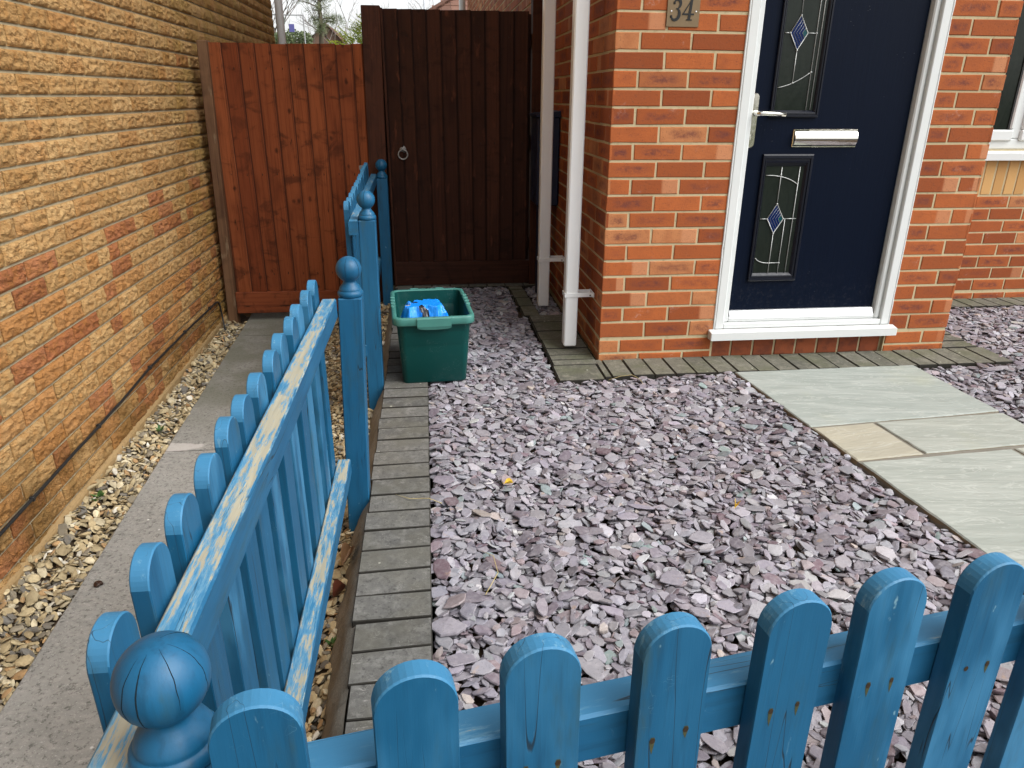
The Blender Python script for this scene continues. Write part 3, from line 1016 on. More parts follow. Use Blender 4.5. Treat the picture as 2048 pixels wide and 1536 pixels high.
tag(slate, "loose bed of plum and grey slate chippings before the blue front door", "slate chippings", kind="stuff")

def grav_mask(x, y):
    l = (x > -2.19) & (x < -1.99 - 0.028 * (y + 0.3)) & (y > -2.6) & (y < 1.58)
    r = (x > -1.497) & (x < -1.075) & (y > -2.9) & (y < 1.58)
    # thin cover and bare soil beside the haunching near the corner
    bare = (x > -1.15) & (y < -1.35) & ((np.sin(x * 61 + 3 * np.sin(y * 11)) * np.sin(y * 23) > 0.35))
    return l | (r & ~bare)
_gb = np.vectorize(gravel_base)
def grav_size(rs):
    a = np.clip(rs.lognormal(math.log(0.0108), 0.34), 0.006, 0.026)
    return a, a * rs.uniform(0.5, 0.9), 0
peb, rs = lay(grav_mask, (-2.2, -1.05, -2.9, 1.6), 15500, lambda x, y: _gb(x + 0 * y, y + 0 * x), grav_size, lambda rs, a: a * rs.uniform(0.5, 0.95), 9, 0.8, 0.004, 0.3)
def build_pebbles(name, P, rs, mats, palette, weights):
    import bmesh
    bm = bmesh.new()
    bmesh.ops.create_icosphere(bm, subdivisions=2, radius=1.0)
    V0 = np.array([v.co[:] for v in bm.verts])
    F0 = np.array([[v.index for v in f.verts] for f in bm.faces])
    bm.free()
    n = len(P)
    # planes shave each pebble into a blunt angular lump
    D = rs.normal(size=(n, 7, 3))
    D /= np.linalg.norm(D, axis=2, keepdims=True)
    lim = rs.uniform(0.45, 0.9, (n, 7))
    dots = np.einsum('vk,nck->ncv', V0, D)
    sc = np.minimum(1.0, (lim[:, :, None] / np.maximum(dots, 1e-3)).clip(0.4, 9)).min(1)
    W = V0[None] * sc[:, :, None] * rs.uniform(0.97, 1.03, sc.shape)[:, :, None]
    U = W[:, :, 0] * P[:, 3:4] * 1.1
    V = W[:, :, 1] * P[:, 4:5] * 1.1
    Z = W[:, :, 2] * P[:, 5:6] * 0.55
    ang = P[:, 6:7]
    X = U * np.cos(ang) - V * np.sin(ang)
    Y = U * np.sin(ang) + V * np.cos(ang)
    Zw = P[:, 2:3] + Z + X * P[:, 7:8] + Y * P[:, 8:9]
    verts = np.stack([X + P[:, 0:1], Y + P[:, 1:2], Zw], 2).reshape(-1, 3)
    F = (F0[None] + (np.arange(n) * len(V0))[:, None, None]).reshape(-1, 3)
    pal = np.array(palette)
    ci = rs.choice(len(pal), size=n, p=np.array(weights) / sum(weights))
    tint = pal[ci] * rs.uniform(0.75, 1.25, (n, 1))
    return raw_mesh(name, verts, [F], mats, np.repeat(tint, len(F0), 0), smooth=False)
grav = build_pebbles("gravel", peb, rs, [M['gravel']],
                     [(.42, .34, .20), (.34, .265, .15), (.50, .43, .29), (.22, .19, .14), (.13, .12, .105), (.40, .25, .12), (.58, .54, .45)],
                     [26, 24, 14, 12, 10, 7, 4])
tag(grav, "pale buff gravel strips along both sides of the concrete path", "gravel", kind="stuff")

# ------------------------------------------------------------------ brickwork
def brick_face(mb, P, u0, u1, z0, z1, rnd, mat=0, out=0.0, cham=0.0028, depth=0.012, jit=0.0014, seed=0):
    """one brick; P(u,z,d) maps to the world, d = outwards"""
    j = lambda: rng.uniform(-jit, jit)
    o = out + rng.uniform(-0.0014, 0.0014)
    c = cham
    q = [(u0, z0), (u1, z0), (u1, z1), (u0, z1)]
    q = [(a + j(), b + j()) for a, b in q]
    qi = [(q[0][0] + c, q[0][1] + c), (q[1][0] - c, q[1][1] + c), (q[2][0] - c, q[2][1] - c), (q[3][0] + c, q[3][1] - c)]
    vs_ = [P(a, b, o) for a, b in qi] + [P(a, b, o - c) for a, b in q] + [P(a, b, o - depth) for a, b in q]
    fs = [(0, 1, 2, 3)]
    for i in range(4):
        k = (i + 1) % 4
        fs += [(4 + i, 4 + k, k, i), (8 + i, 8 + k, 4 + k, 4 + i)]
    lu = [(-.5, -.5), (.5, -.5), (.5, .5), (-.5, .5)]
    s = rng.random()
    lc = [(a, b, s) for a, b in lu] * 3
    mb.add(vs_, fs, mat, rnd, lc)

def rock_face(mb, P, u0, u1, z0, z1, rnd, mat=0, step=0.0065, seed=0):
    """split-face brick: a lumpy front worked out as real relief"""
    nu = max(3, int((u1 - u0) / step))
    nzv = max(3, int((z1 - z0) / step))
    vs_, lc = [], []
    s = rng.random() * 50
    for k in range(nzv + 1):
        for i in range(nu + 1):
            u = u0 + (u1 - u0) * i / nu
            z = z0 + (z1 - z0) * k / nzv
            e = min(i, k, nu - i, nzv - k)
            t = 2.3 * nz(u * 30, z * 58, s) + 1.0 * nz(u * 78, z * 120, s) + 0.4 * nz(u * 170, z * 230, s)
            f = math.floor(t)
            q = (t - f) / 0.30
            d = 0.0045 + 0.0034 * (f + (min(1.0, q) if q < 1 else 1.0) * 0.8 + 0.2 * (t - f))
            if e == 0:
                d = d * 0.2 - 0.002
            elif e == 1:
                d *= 0.7
            vs_.append(P(u + (0.0025 * nz(u * 90, z * 90, s) if 0 < e else 0), z, d))
            lc.append((i / nu - .5, k / nzv - .5, s))
    fs = []
    for k in range(nzv):
        for i in range(nu):
            a = k * (nu + 1) + i
            fs.append((a, a + 1, a + nu + 2, a + nu + 1))
    ring = [i for i in range(nu + 1)] + [k * (nu + 1) + nu for k in range(1, nzv + 1)] + [nzv * (nu + 1) + i for i in range(nu - 1, -1, -1)] + [k * (nu + 1) for k in range(nzv - 1, 0, -1)]
    o = len(vs_)
    for a in ring:
        i, k = a % (nu + 1), a // (nu + 1)
        vs_.append(P(u0 + (u1 - u0) * i / nu, z0 + (z1 - z0) * k / nzv, -0.012))
        lc.append(lc[a])
    for t in range(len(ring)):
        w = (t + 1) % len(ring)
        fs.append((ring[t], o + t, o + w, ring[w]))
    mb.add(vs_, fs, mat, rnd, lc)

def course(u0, u1, first, L=0.215, J=0.010):
    """brick spans from u0 to u1 with the first joint centre at u0+first"""
    cuts = [u0]
    c = u0 + first
    while c < u1 - 0.02:
        cuts.append(c)
        c += L + J
    cuts.append(u1)
    out = []
    for i in range(len(cuts) - 1):
        a = cuts[i] + (J / 2 if i else 0)
        b = cuts[i + 1] - (J / 2 if i < len(cuts) - 2 else 0)
        if b - a > 0.012:
            out.append((a, b))
    return out
def brnd():
    return (rng.random(), rng.random(), rng.random())

house = thing("brick_house", "red brick house with the navy front door, number 34, white downpipes", "house", (0.9, 0.5, -0.19))
# --- porch front
def Pf(u, z, d):
    return (u, -d, z)
def Ps(u, z, d):
    return (-d, u, z)
def Pr(u, z, d):
    return (1.823 + d, u, z)
def Pw(u, z, d):
    return (u, 0.93 - d, z)
wf = MB()
def rows(ztop):
    out = [(-0.200, -0.163, 21), (-0.153, -0.093, 20)]
    i = 18
    while i * -0.075 + 18 * 0.075 < ztop:
        zb = (18 - i) * 0.075 - 0.075
        out.append((zb + 0.005 if i < 18 else -0.076, zb + 0.070, i))
        i -= 1
    return out
FR0, FR1 = 0.577, 1.492
for (z0, z1, i) in rows(2.5):
    if z0 > 2.06:
        for a, b in course(0, 1.823, 0.22 if i % 2 == 0 else 0.1075):
            brick_face(wf, Pf, a, b, z0, z1, brnd())
        continue
    sh = {21: 0.2, 20: 0.1}.get(i)
    lim0 = FR0 if z0 > -0.09 else FR0 - 0.01
    lim1 = FR1 if z0 > -0.09 else FR1 + 0.005
    for a, b in course(0, lim0, (0.22 if i % 2 == 0 else 0.1075) if sh is None else sh):
        brick_face(wf, Pf, a, b, z0, z1, brnd())
    w = 1.823 - lim1
    nx = w - (0.1125 if i % 2 else 0.22) if i < 20 else (0.2 if i == 20 else 0.34)
    if nx < 0.02:
        nx += 0.225
    for a, b in course(lim1, 1.823, nx):
        brick_face(wf, Pf, a, b, z0, z1, brnd())
# brick-on-edge below the door sill, set back
x = FR0 - 0.002
while x < FR1 - 0.03:
    b = min(x + 0.104, FR1)
    brick_face(wf, lambda u, z, d: (u, 0.022 - d, z), x, b, -0.200, -0.075, (rng.random(), rng.random(), 0), 1)
    x += 0.1145
# mortar backing
for (a, b, z0, z1, yb) in ((0.0035, FR0 + .001, -0.6, 2.5, 0.0035), (FR1 - .001, 1.8195, -0.6, 2.5, 0.0035), (FR0 + .001, FR1 - .001, 2.05, 2.5, 0.0037), (FR0 + .001, FR1 - .001, -0.6, -0.070, 0.0265)):
    wf.box(a, b, yb, 0.11, z0, z1, 0, 2)
wf.build("front_wall", [M['red'], M['dred'], M['mortar']], house)
# --- left side wall running back past the gate
ws = MB()
for (z0, z1, i) in rows(4.9):
    Y1 = 10.70
    if z0 > 2.45:
        Y0 = 0.93
    else:
        Y0 = 0.0
    f0 = (0.1075 if i % 2 == 0 else 0.22)
    for a, b in course(Y0, Y1, f0):
        brick_face(ws, Ps, a, b, z0, z1, brnd())
ws.box(0.0035, 0.11, 0.1105, 10.697, -0.6, 4.9, 0, 1)
ws.build("side_wall", [M['red'], M['mortar']], house)
# --- porch return and the window wall
wr = MB()
for (z0, z1, i) in rows(2.5):
    for a, b in course(0.0, 0.93, 0.1075 if i % 2 == 0 else 0.22):
        brick_face(wr, Pr, a, b, z0, z1, brnd())
wr.box(1.71, 1.8195, 0.1105, 0.93, -0.6, 2.5, 0, 1)
wr.build("porch_return_wall", [M['red'], M['mortar']], house)
ww = MB()
WX0, WX1, WZ0, WZ1 = 2.20, 3.90, 0.735, 1.95
zt = 0.462
k = 0
while zt - 0.075 * k > -0.10:
    z1 = zt - 0.075 * k - 0.005
    for a, b in course(1.823, 6.0, (0.062, 0.175)[k % 2]):
        brick_face(ww, Pw, a, b, z1 - 0.065, z1, brnd())
    k += 1
for a, b in course(1.823, 6.0, 0.2):
    brick_face(ww, Pw, a, b, -0.20, -0.155, brnd())
x = 1.828
while x < 6.0:
    brick_face(ww, Pw, x, x + 0.065, 0.470, 0.682, (rng.random(), 0, 0), 1)
    x += 0.075
k = 0
while 0.69 + 0.075 * k < 4.8:
    z0 = 0.692 + 0.075 * k
    f0 = (0.062, 0.175)[k % 2]
    if z0 + .065 < WZ0 or z0 > WZ1 - 0.03:
        sp = course(1.823, 6.0, f0)
    else:
        sp = course(1.823, WX0, f0) + course(WX1, 6.0, 0.1)
    for a, b in sp:
        brick_face(ww, Pw, a, b, z0, z0 + 0.065, brnd())
    k += 1
for (a, b, z0, z1) in ((1.8235, WX0, -0.6, 4.8), (WX1, 6.0, -0.6, 4.8), (WX0, WX1, -0.6, WZ0), (WX0, WX1, WZ1, 4.8)):
    ww.box(a, b, 0.9335, 1.04, z0, z1, 0, 2)
ww.build("window_wall", [M['red'], M['yel'], M['mortar']], house)
# --- roofs
rf = MB()
def tiles(mb, o, du, dv, nu, nv, lift):
    """overlapping plain tiles on a slope: o corner, du along the eaves, dv up the slope"""
    o, du, dv = Vector(o), Vector(du), Vector(dv)
    nrm = du.cross(dv).normalized()
    if nrm.z < 0:
        nrm = -nrm
    for v in range(nv):
        for u in range(nu):
            a = o + du * u + dv * v
            p = [a + nrm * lift, a + du * 0.97 + nrm * lift, a + du * 0.97 + dv * 1.1 + nrm * 0.2 * lift, a + dv * 1.1 + nrm * 0.2 * lift]
            lo = [a, a + du * 0.97]
            mb.add([tuple(t) for t in p + lo], [(0, 1, 2, 3), (4, 5, 1, 0)], 0, r3())
tiles(rf, (-0.1, -0.25, 2.5), (0.2, 0, 0), (0, 0.15, 0.09), 11, 8, 0.02)
rf.box(-0.1, 1.95, -0.25, 0.93, 2.44, 2.495, 0, 1)
tiles(rf, (-0.2, 0.6, 4.85), (0.25, 0, 0), (0, 0.25, 0.18), 26, 21, 0.03)
tiles(rf, (-0.2, 11.1, 4.85), (0.25, 0, 0), (0, -0.25, 0.18), 26, 21, 0.03)
rf.add([(0.0, 0.93, 4.85), (0.0, 10.7, 4.85), (0.0, 5.85, 8.4)], [(0, 1, 2)], 2)
rf.build("roof", [M['rooft'], M['upvc'], M['red']], house)

# --- door frame, sill, door
df = MB()
YF = -0.006
def jamb(x0, x1, z0, z1):
    df.box(x0, x1, YF, 0.075, z0, z1, 0.004)
jamb(FR0 + .001, FR0 + 0.044, -0.048, 2.05)
jamb(FR1 - 0.044, FR1 - .001, -0.048, 2.05)
df.box(FR0 + 0.044, FR1 - 0.044, YF, 0.075, 2.006, 2.049, 0.004)
df.box(FR0 + 0.0442, FR1 - 0.0442, YF + 0.001, 0.075, -0.048, -0.020, 0.004)
# stepped inner bead
df.box(FR0 + 0.0442, FR0 + 0.072, 0.012, 0.0748, -0.0195, 2.0055, 0.006)
df.box(FR1 - 0.072, FR1 - 0.0442, 0.012, 0.0748, -0.0195, 2.0055, 0.006)
df.box(FR0 + 0.0722, FR1 - 0.0722, 0.012, 0.0748, 1.975, 2.0055, 0.006)
df.box(FR0 + 0.0722, FR1 - 0.0722, 0.014, 0.0746, -0.0195, 0.006, 0.005)
dfo = df.build("door_frame", [M['upvc']], house)
# pale mastic line round the frame
ms = MB()
for s, xx in ((-1, FR0), (1, FR1)):
    pts = [(xx + s * 0.003 + 0.0022 * nz(z * 13, s), -0.001, z) for z in [(-0.05 + 0.05 * k) for k in range(42)]]
    ms.tube(pts, [0.0045 + 0.0018 * nz(k * 1.7, s * 3) for k in range(42)], 6)
ms.build("sealant", [M['upvc']], dfo)
sl = MB()
sl.prism([(-0.048, -0.094), (-0.004, -0.094), (-0.004, -0.0485), (-0.048, -0.056)], FR0 - 0.030, FR1 + 0.028, 'yz', 0, bev=0.003)
sl.build("door_sill", [M['upvc']], dfo)
DX0, DX1, DY = FR0 + 0.076, FR1 - 0.076, 0.040
dr = MB()
dr.box(DX0, DX1, DY, DY + 0.04, 0.012, 1.972, 0.003)
door = dr.build("door", [M['door']], house)
wb = MB()
wb.prism([(DY - 0.028, -0.002), (DY - 0.001, -0.002), (DY - 0.001, 0.036), (DY - 0.012, 0.034)], DX0 + 0.004, DX1 - 0.004, 'yz', 0, bev=0.002)
wb.build("weather_bar", [M['silver']], door)
def cassette(x0, x1, z0, z1, gx0, gx1, gz0, gz1):
    fm = MB()
    # moulded frame: mitred, two steps
    def ring(o, i, yo, yi):
        vs_ = [(o[0], yo, o[2]), (o[1], yo, o[2]), (o[1], yo, o[3]), (o[0], yo, o[3]), (i[0], yi, i[2]), (i[1], yi, i[2]), (i[1], yi, i[3]), (i[0], yi, i[3])]
        fm.add(vs_, [(k, (k + 1) % 4, 4 + (k + 1) % 4, 4 + k) for k in range(4)], 0)
    A = (x0, x1, z0, z1)
    def lerp(t):
        return (x0 + (gx0 - x0) * t, x1 + (gx1 - x1) * t, z0 + (gz0 - z0) * t, z1 + (gz1 - z1) * t)
    prev, py = A, DY - 0.0005
    for t, yy in ((0.0, DY - 0.011), (0.12, DY - 0.014), (0.34, DY - 0.014), (0.38, DY - 0.009), (0.52, DY - 0.009), (0.56, DY - 0.012), (0.70, DY - 0.011), (1.0, DY + 0.0)):
        nx = lerp(t)
        ring(prev, nx, py, yy)
        prev, py = nx, yy
    fo = fm.build("glazing_frame", [M['navyf']], door, recalc=False)
    gl = MB()
    gl.add([(gx0, DY - 0.0008, gz0), (gx1, DY - 0.0008, gz0), (gx1, DY - 0.0008, gz1), (gx0, DY - 0.0008, gz1)], [(0, 1, 2, 3)])
    go = gl.build("glass_panel", [M['glass']], door, recalc=False)
    return fo, go
LY = DY - 0.0035
def lead_lines(lines, blobs, parent):
    m = MB()
    for pts in lines:
        m.tube([(a, LY, b) for a, b in pts], 0.0019, 6)
    for a, b in blobs:
        m.lathe([(0.0001, -0.005), (0.0045, -0.002), (0.005, 0.001), (0.0001, 0.004)], a, LY, b, 10)
    m.build("lead_strips", [M['lead']], parent)
def diamond(cx, cz, parent):
    hw, hh = 0.040, 0.069
    m = MB()
    y0 = LY - 0.0008
    m.add([(cx - hw, y0, cz), (cx, y0, cz - hh), (cx + hw, y0, cz), (cx, y0, cz + hh)], [(0, 1, 2, 3)], 0)
    k = 0.3
    tx = cx + hw * (1 - k) * 0.98
    m.add([(tx - hw * k, y0 - .0006, cz), (tx, y0 - .0006, cz - hh * k), (tx + hw * k, y0 - .0006, cz), (tx, y0 - .0006, cz + hh * k)], [(0, 1, 2, 3)], 1)
    for j in range(1, 5):
        s = 1 - j * 0.17
        ax = cx + hw - 2 * hw * s
        m.tube([(ax + hw * s, y0 - .001, cz + hh * s * 0.96), (ax, y0 - .001, cz), (ax + hw * s, y0 - .001, cz - hh * s * 0.96)], 0.00055, 5, 2)
    m.tube([(cx - hw, y0, cz), (cx, y0, cz + hh), (cx + hw, y0, cz), (cx, y0, cz - hh), (cx - hw, y0, cz)], 0.0028, 6, 2)
    m.build("stained_glass_diamond", [M['dblue'], M['teal'], M['lead']], parent)
def arc(p0, p1, p2, n=10):
    return [((1 - t) ** 2 * p0[0] + 2 * t * (1 - t) * p1[0] + t * t * p2[0], (1 - t) ** 2 * p0[1] + 2 * t * (1 - t) * p1[1] + t * t * p2[1]) for t in [k / n for k in range(n + 1)]]
fo, go = cassette(0.733, 0.977, 0.182, 0.777, 0.757, 0.942, 0.221, 0.722)
lead_lines([[(0.833, 0.72), (0.833, 0.552)], [(0.833, 0.414), (0.833, 0.222)], [(0.759, 0.482), (0.793, 0.482)], [(0.873, 0.482), (0.938, 0.482)],
            [(0.921, 0.72), (0.921, 0.222)], [(0.882, 0.480), (0.882, 0.222)], arc((0.759, 0.682), (0.86, 0.684), (0.921, 0.640)),
            arc((0.759, 0.295), (0.78, 0.268), (0.833, 0.270)) + [(0.882, 0.270)]],
           [(0.833, 0.684), (0.882, 0.270), (0.833, 0.270), (0.833, 0.552), (0.833, 0.412), (0.793, 0.482), (0.874, 0.482)], go)
diamond(0.833, 0.482, go)
fo, go = cassette(0.737, 0.966, 0.936, 1.85, 0.759, 0.940, 0.966, 1.82)
lead_lines([[(0.826, 1.82), (0.826, 1.350)], [(0.826, 1.212), (0.826, 1.080)], [(0.762, 1.281), (0.786, 1.281)], [(0.866, 1.281), (0.906, 1.281)],
            [(0.906, 1.82), (0.906, 0.968)], [(0.926, 1.82), (0.926, 0.968)], arc((0.760, 1.060), (0.83, 1.070), (0.906, 1.125))],
           [(0.826, 1.080), (0.906, 1.125), (0.826, 1.350), (0.826, 1.212), (0.786, 1.281), (0.906, 1.281)], go)
diamond(0.826, 1.281, go)
# handle
hd = MB()
ol = []
for k in range(13):
    a = math.pi * k / 12
    ol.append((0.663 + 0.0155 * math.cos(a), 1.022 + 0.0155 * math.sin(a)))
for k in range(13):
    a = math.pi + math.pi * k / 12
    ol.append((0.663 + 0.0155 * math.cos(a), 0.820 + 0.0155 * math.sin(a)))
hd.prism(ol, DY - 0.011, DY - 0.0005, 'xz', 0, bev=0.003)
ho = hd.build("door_handle", [M['chrome']], door)
lv = MB()
lv.tube([(0.664, DY - 0.010, 0.951), (0.664, DY - 0.034, 0.951), (0.668, DY - 0.046, 0.952), (0.682, DY - 0.052, 0.953), (0.74, DY - 0.053, 0.951), (0.792, DY - 0.052, 0.949)], [0.010, 0.010, 0.0105, 0.011, 0.010, 0.0085], 12)
lv.build("lever", [M['chrome']], ho)
kh = MB()
kh.box(0.6565, 0.6695, DY - 0.0145, DY - 0.0108, 0.838, 0.866, 0.0015, 0)
kh.box(0.6618, 0.6642, DY - 0.0152, DY - 0.0143, 0.853, 0.863, 0, 1)
kh.build("lock_cylinder", [M['chrome'], M['blackp']], ho)
# letter plate
lb = MB()
pr = []
for k in range(11):
    t = k / 10
    pr.append((DY - 0.004 - 0.019 * math.sin(math.pi * (0.12 + 0.76 * t)) ** 0.8, 0.818 + 0.056 * t))
ol = [(DY - 0.001, 0.812)] + [(DY - 0.006, 0.812)] + pr + [(DY - 0.006, 0.880), (DY - 0.001, 0.880)]
lb.prism(ol, 0.868, 1.172, 'yz', 0, bev=0.0015)
lb.box(0.864, 1.176, DY - 0.005, DY - 0.0006, 0.806, 0.886, 0.002)
lb.build("letter_plate", [M['chrome']], door)
# number plate
nb = MB()
nb.box(0.2135, 0.3545, -0.0055, -0.0012, 1.293, 1.452, 0.001)
nbo = nb.build("number_plate", [M['brass']], house)
for a in (0.232, 0.3385):
    sc_ = MB()
    sc_.lathe([(0.0035, 0), (0.0035, 0.0008), (0.002, 0.0016), (0.0001, 0.0018)], 0, 0, 0, 10)
    for i in range(len(sc_.v) - 40, len(sc_.v)):
        v = sc_.v[i]
        sc_.v[i] = (v[0] + a, -0.0055 - v[2], v[1] + 1.352)
    sc_.build("screw", [M['silver']], nbo)
def ribbon(mb, pts, y0, y1):
    """pen stroke: pts (x, z, width)"""
    n = len(pts)
    L_, R2 = [], []
    for i, (a, b, w) in enumerate(pts):
        p, q = pts[max(0, i - 1)], pts[min(n - 1, i + 1)]
        dx, dz = q[0] - p[0], q[1] - p[1]
        d = math.hypot(dx, dz) or 1
        nx, nzz = -dz / d, dx / d
        L_.append((a + nx * w / 2, b + nzz * w / 2))
        R2.append((a - nx * w / 2, b - nzz * w / 2))
    vs_ = [(a, y0, b) for a, b in L_] + [(a, y0, b) for a, b in R2] + [(a, y1, b) for a, b in L_] + [(a, y1, b) for a, b in R2]
    fs = []
    for i in range(n - 1):
        fs += [(i, i + 1, n + i + 1, n + i), (2 * n + i, 3 * n + i, 3 * n + i + 1, 2 * n + i + 1), (i, 2 * n + i, 2 * n + i + 1, i + 1), (n + i, n + i + 1, 3 * n + i + 1, 3 * n + i)]
    fs += [(0, n, 3 * n, 2 * n), (n - 1, 3 * n - 1, 4 * n - 1, 2 * n - 1)]
    mb.add(vs_, fs)
def arcw(c, r, a0, a1, w0, w1, n=14):
    out = []
    for k in range(n + 1):
        t = k / n
        a = R_(a0 + (a1 - a0) * t)
        out.append((c[0] + r[0] * math.cos(a), c[1] + r[1] * math.sin(a), w0 + (w1 - w0) * math.sin(math.pi * t)))
    return out
d3 = MB()
zb = 1.318
sk = lambda p: (p[0] + (p[1] - zb) * 0.10, p[1], p[2])
ribbon(d3, [sk(p) for p in arcw((0.249, zb + 0.0605), (0.0145, 0.0175), 165, -85, 0.003, 0.011)], -0.0085, -0.0055)
ribbon(d3, [sk(p) for p in arcw((0.247, zb + 0.0225), (0.0175, 0.0215), 88, -165, 0.003, 0.0125)], -0.0086, -0.0055)
d3.box(0.2275, 0.237, -0.0087, -0.0055, zb + 0.009, zb + 0.019, 0.002)
d3.box(0.238, 0.2475, -0.0087, -0.0055, zb + 0.060, zb + 0.069, 0.002)
d3.build("digit_three", [M['blackp']], nbo)
d4 = MB()
sk4 = lambda a, b, w: (a + (b - zb) * 0.10, b, w)
ribbon(d4, [sk4(0.309, zb + 0.001, 0.011), sk4(0.309, zb + 0.078, 0.010)], -0.0085, -0.0055)
ribbon(d4, [sk4(0.308, zb + 0.077, 0.004), sk4(0.281, zb + 0.025, 0.004)], -0.0086, -0.0055)
ribbon(d4, [sk4(0.278, zb + 0.0235, 0.006), sk4(0.3275, zb + 0.0235, 0.006)], -0.0087, -0.0055)
ribbon(d4, [sk4(0.298, zb + 0.002, 0.004), sk4(0.322, zb + 0.002, 0.004)], -0.0088, -0.0055)
d4.build("digit_four", [M['blackp']], nbo)

# --- downpipes
def downpipe(x, y, zbot, ztop, clipz):
    p = MB()
    w = 0.0325
    p.box(x - w, x + w, y - w, y + w, zbot, ztop, 0.006)
    # thumb-cut foot
    o = p.build("downpipe", [M['pipe']], house)
    c = MB()
    c.box(x - w - 0.005, x + w + 0.005, y - w - 0.005, y - w + 0.002, clipz - 0.011, clipz + 0.011, 0.0015)
    c.box(x - w - 0.005, x - w + 0.002, y - w, y + w, clipz - 0.0105, clipz + 0.0105, 0.0015)
    c.box(x + w - 0.002, -0.004, y - w - 0.0045, y - w + 0.006, clipz - 0.010, clipz + 0.010, 0.0015)
    c.box(x + w - 0.002, -0.004, y + w - 0.006, y + w + 0.004, clipz - 0.009, clipz + 0.012, 0.0015)
    c.box(-0.010, -0.0025, y - w - 0.012, y + w + 0.012, clipz - 0.012, clipz + 0.012, 0.0015)
    c.lathe([(0.004, -0.003), (0.004, 0.002), (0.0001, 0.002)], -0.022, y - w - 0.0055, clipz, 8, 1)
    c.build("pipe_clip", [M['pipe'], M['blackp']], o)
    return o
downpipe(-0.1135, 0.185, -0.168, 2.45, 0.100)
downpipe(-0.126, 0.985, -0.178, 2.45, 0.108)
# round the foot of each pipe is the apron; meter box behind
mb_ = MB()
mb_.box(-0.140, -0.004, 1.235, 1.52, 0.385, 0.905, 0.008)
mb_.prism([(-0.150, 0.905), (-0.004, 0.905), (-0.004, 0.938), (-0.150, 0.918)], 1.22, 1.535, 'xz', 0, bev=0.003)
mb_.box(-0.120, -0.050, 1.30, 1.37, -0.22, 0.3845, 0.006)
mb_.build("meter_box", [M['navy']], house)
# rear corner pipe of the side wall
rp = MB()
rp.tube([(-0.12, 10.1, -0.5), (-0.12, 10.1, 4.8)], 0.055, 12)
rp.build("rear_downpipe", [M['upvc']], house)

# --- window in the set-back wall
wn_ = MB()
YW = 0.955
wn_.prism([(0.885, 0.676), (0.955, 0.676), (0.955, 0.734), (0.885, 0.716)], WX0 - 0.03, WX1 + 0.03, 'yz', 0, bev=0.003)
wn_.build("window_sill", [M['upvc']], house)
wn_ = MB()
for (a, b, c, d) in ((WX0, WX1, 0.7345, 0.795), (WX0, WX1, 1.89, 1.95)):
    wn_.box(a, b, YW, YW + 0.06, c, d, 0.006)
for (a, b) in ((WX0, WX0 + 0.06), (WX1 - 0.06, WX1), (2.70, 2.775)):
    wn_.box(a + .0005, b - .0005, YW + .001, YW + 0.059, 0.796, 1.889, 0.006)
# opening sash frames, standing proud
for (a, b) in ((WX0 + 0.045, 2.712), (2.763, WX1 - 0.045)):
    wn_.box(a, b, YW - 0.016, YW + 0.03, 0.783, 0.848, 0.008)
    wn_.box(a, b, YW - 0.016, YW + 0.03, 1.84, 1.90, 0.008)
    wn_.box(a, a + 0.06, YW - 0.0155, YW + 0.03, 0.849, 1.839, 0.008)
    wn_.box(b - 0.06 if b > 3 else b - 0.030, b, YW - 0.0155, YW + 0.03, 0.849, 1.839, 0.008)
wo = wn_.build("window", [M['upvc']], house)
gp = MB()
for (a, b) in ((WX0 + 0.104, 2.683), (2.822, WX1 - 0.10)):
    gp.add([(a, YW - 0.002, 0.847), (b, YW - 0.002, 0.847), (b, YW - 0.002, 1.842), (a, YW - 0.002, 1.842)], [(0, 1, 2, 3)], 0)
    gp.box(b - 0.012, b, YW - 0.008, YW - 0.003, 0.848, 1.841, 0, 1)
gp.build("window_glass", [M['glass'], M['black']], wo, recalc=False)

# ------------------------------------------------------------------ buff brick house on the left
XL = -2.189
lh = thing("brick_house", "buff rock-faced brick house wall with reddish bricks left of the path", "house", (XL - 0.5, 0, -0.45))
def Pl(u, z, d):
    return (XL + d, -u, z)
lw = MB()
H0 = 1.23393
k0 = -46
for j in range(k0, 24):
    zt_ = H0 - 0.075 * j
    z1, z0 = zt_ - 0.005, zt_ - 0.070
    for a, b in course(-4.50, 5.0, 0.22 if j % 2 == 0 else 0.1075):
        yc = -(a + b) / 2
        near = -2.1 < yc < 1.75 and -0.6 < z0 < 1.75
        mid = -2.1 < yc < 4.6 and z0 < 2.6
        pr = 0.20 if -0.42 < z0 < 0.56 else 0.022
        halves = [(a, b)]
        red = rng.random() < pr
        orr = rng.random() if z0 < 0.45 else rng.random() * 0.7
        rr = (rng.random(), orr, 1.0 if red else 0.0)
        if near:
            if b - a > 0.18 and rng.random() < 0.13:   # half a face of another colour
                m = (a + b) / 2
                r2 = (rng.random(), rng.random() * 0.8, 1.0 if rng.random() < pr * 1.3 else 0.0)
                rock_face(lw, Pl, a, m, z0, z1, rr)
                rock_face(lw, Pl, m + 0.0005, b, z0, z1, r2)
            else:
                rock_face(lw, Pl, a, b, z0, z1, rr)
        elif mid:
            rock_face(lw, Pl, a, b, z0, z1, rr, step=0.022)
        else:
            brick_face(lw, Pl, a, b, z0, z1, rr, out=0.004)
lw.box(XL - 0.2, XL - 0.006, -5.0, 4.497, -0.6, 4.7, 0, 1)
lw.build("side_wall", [M['buff'], M['gmortar']], lh)
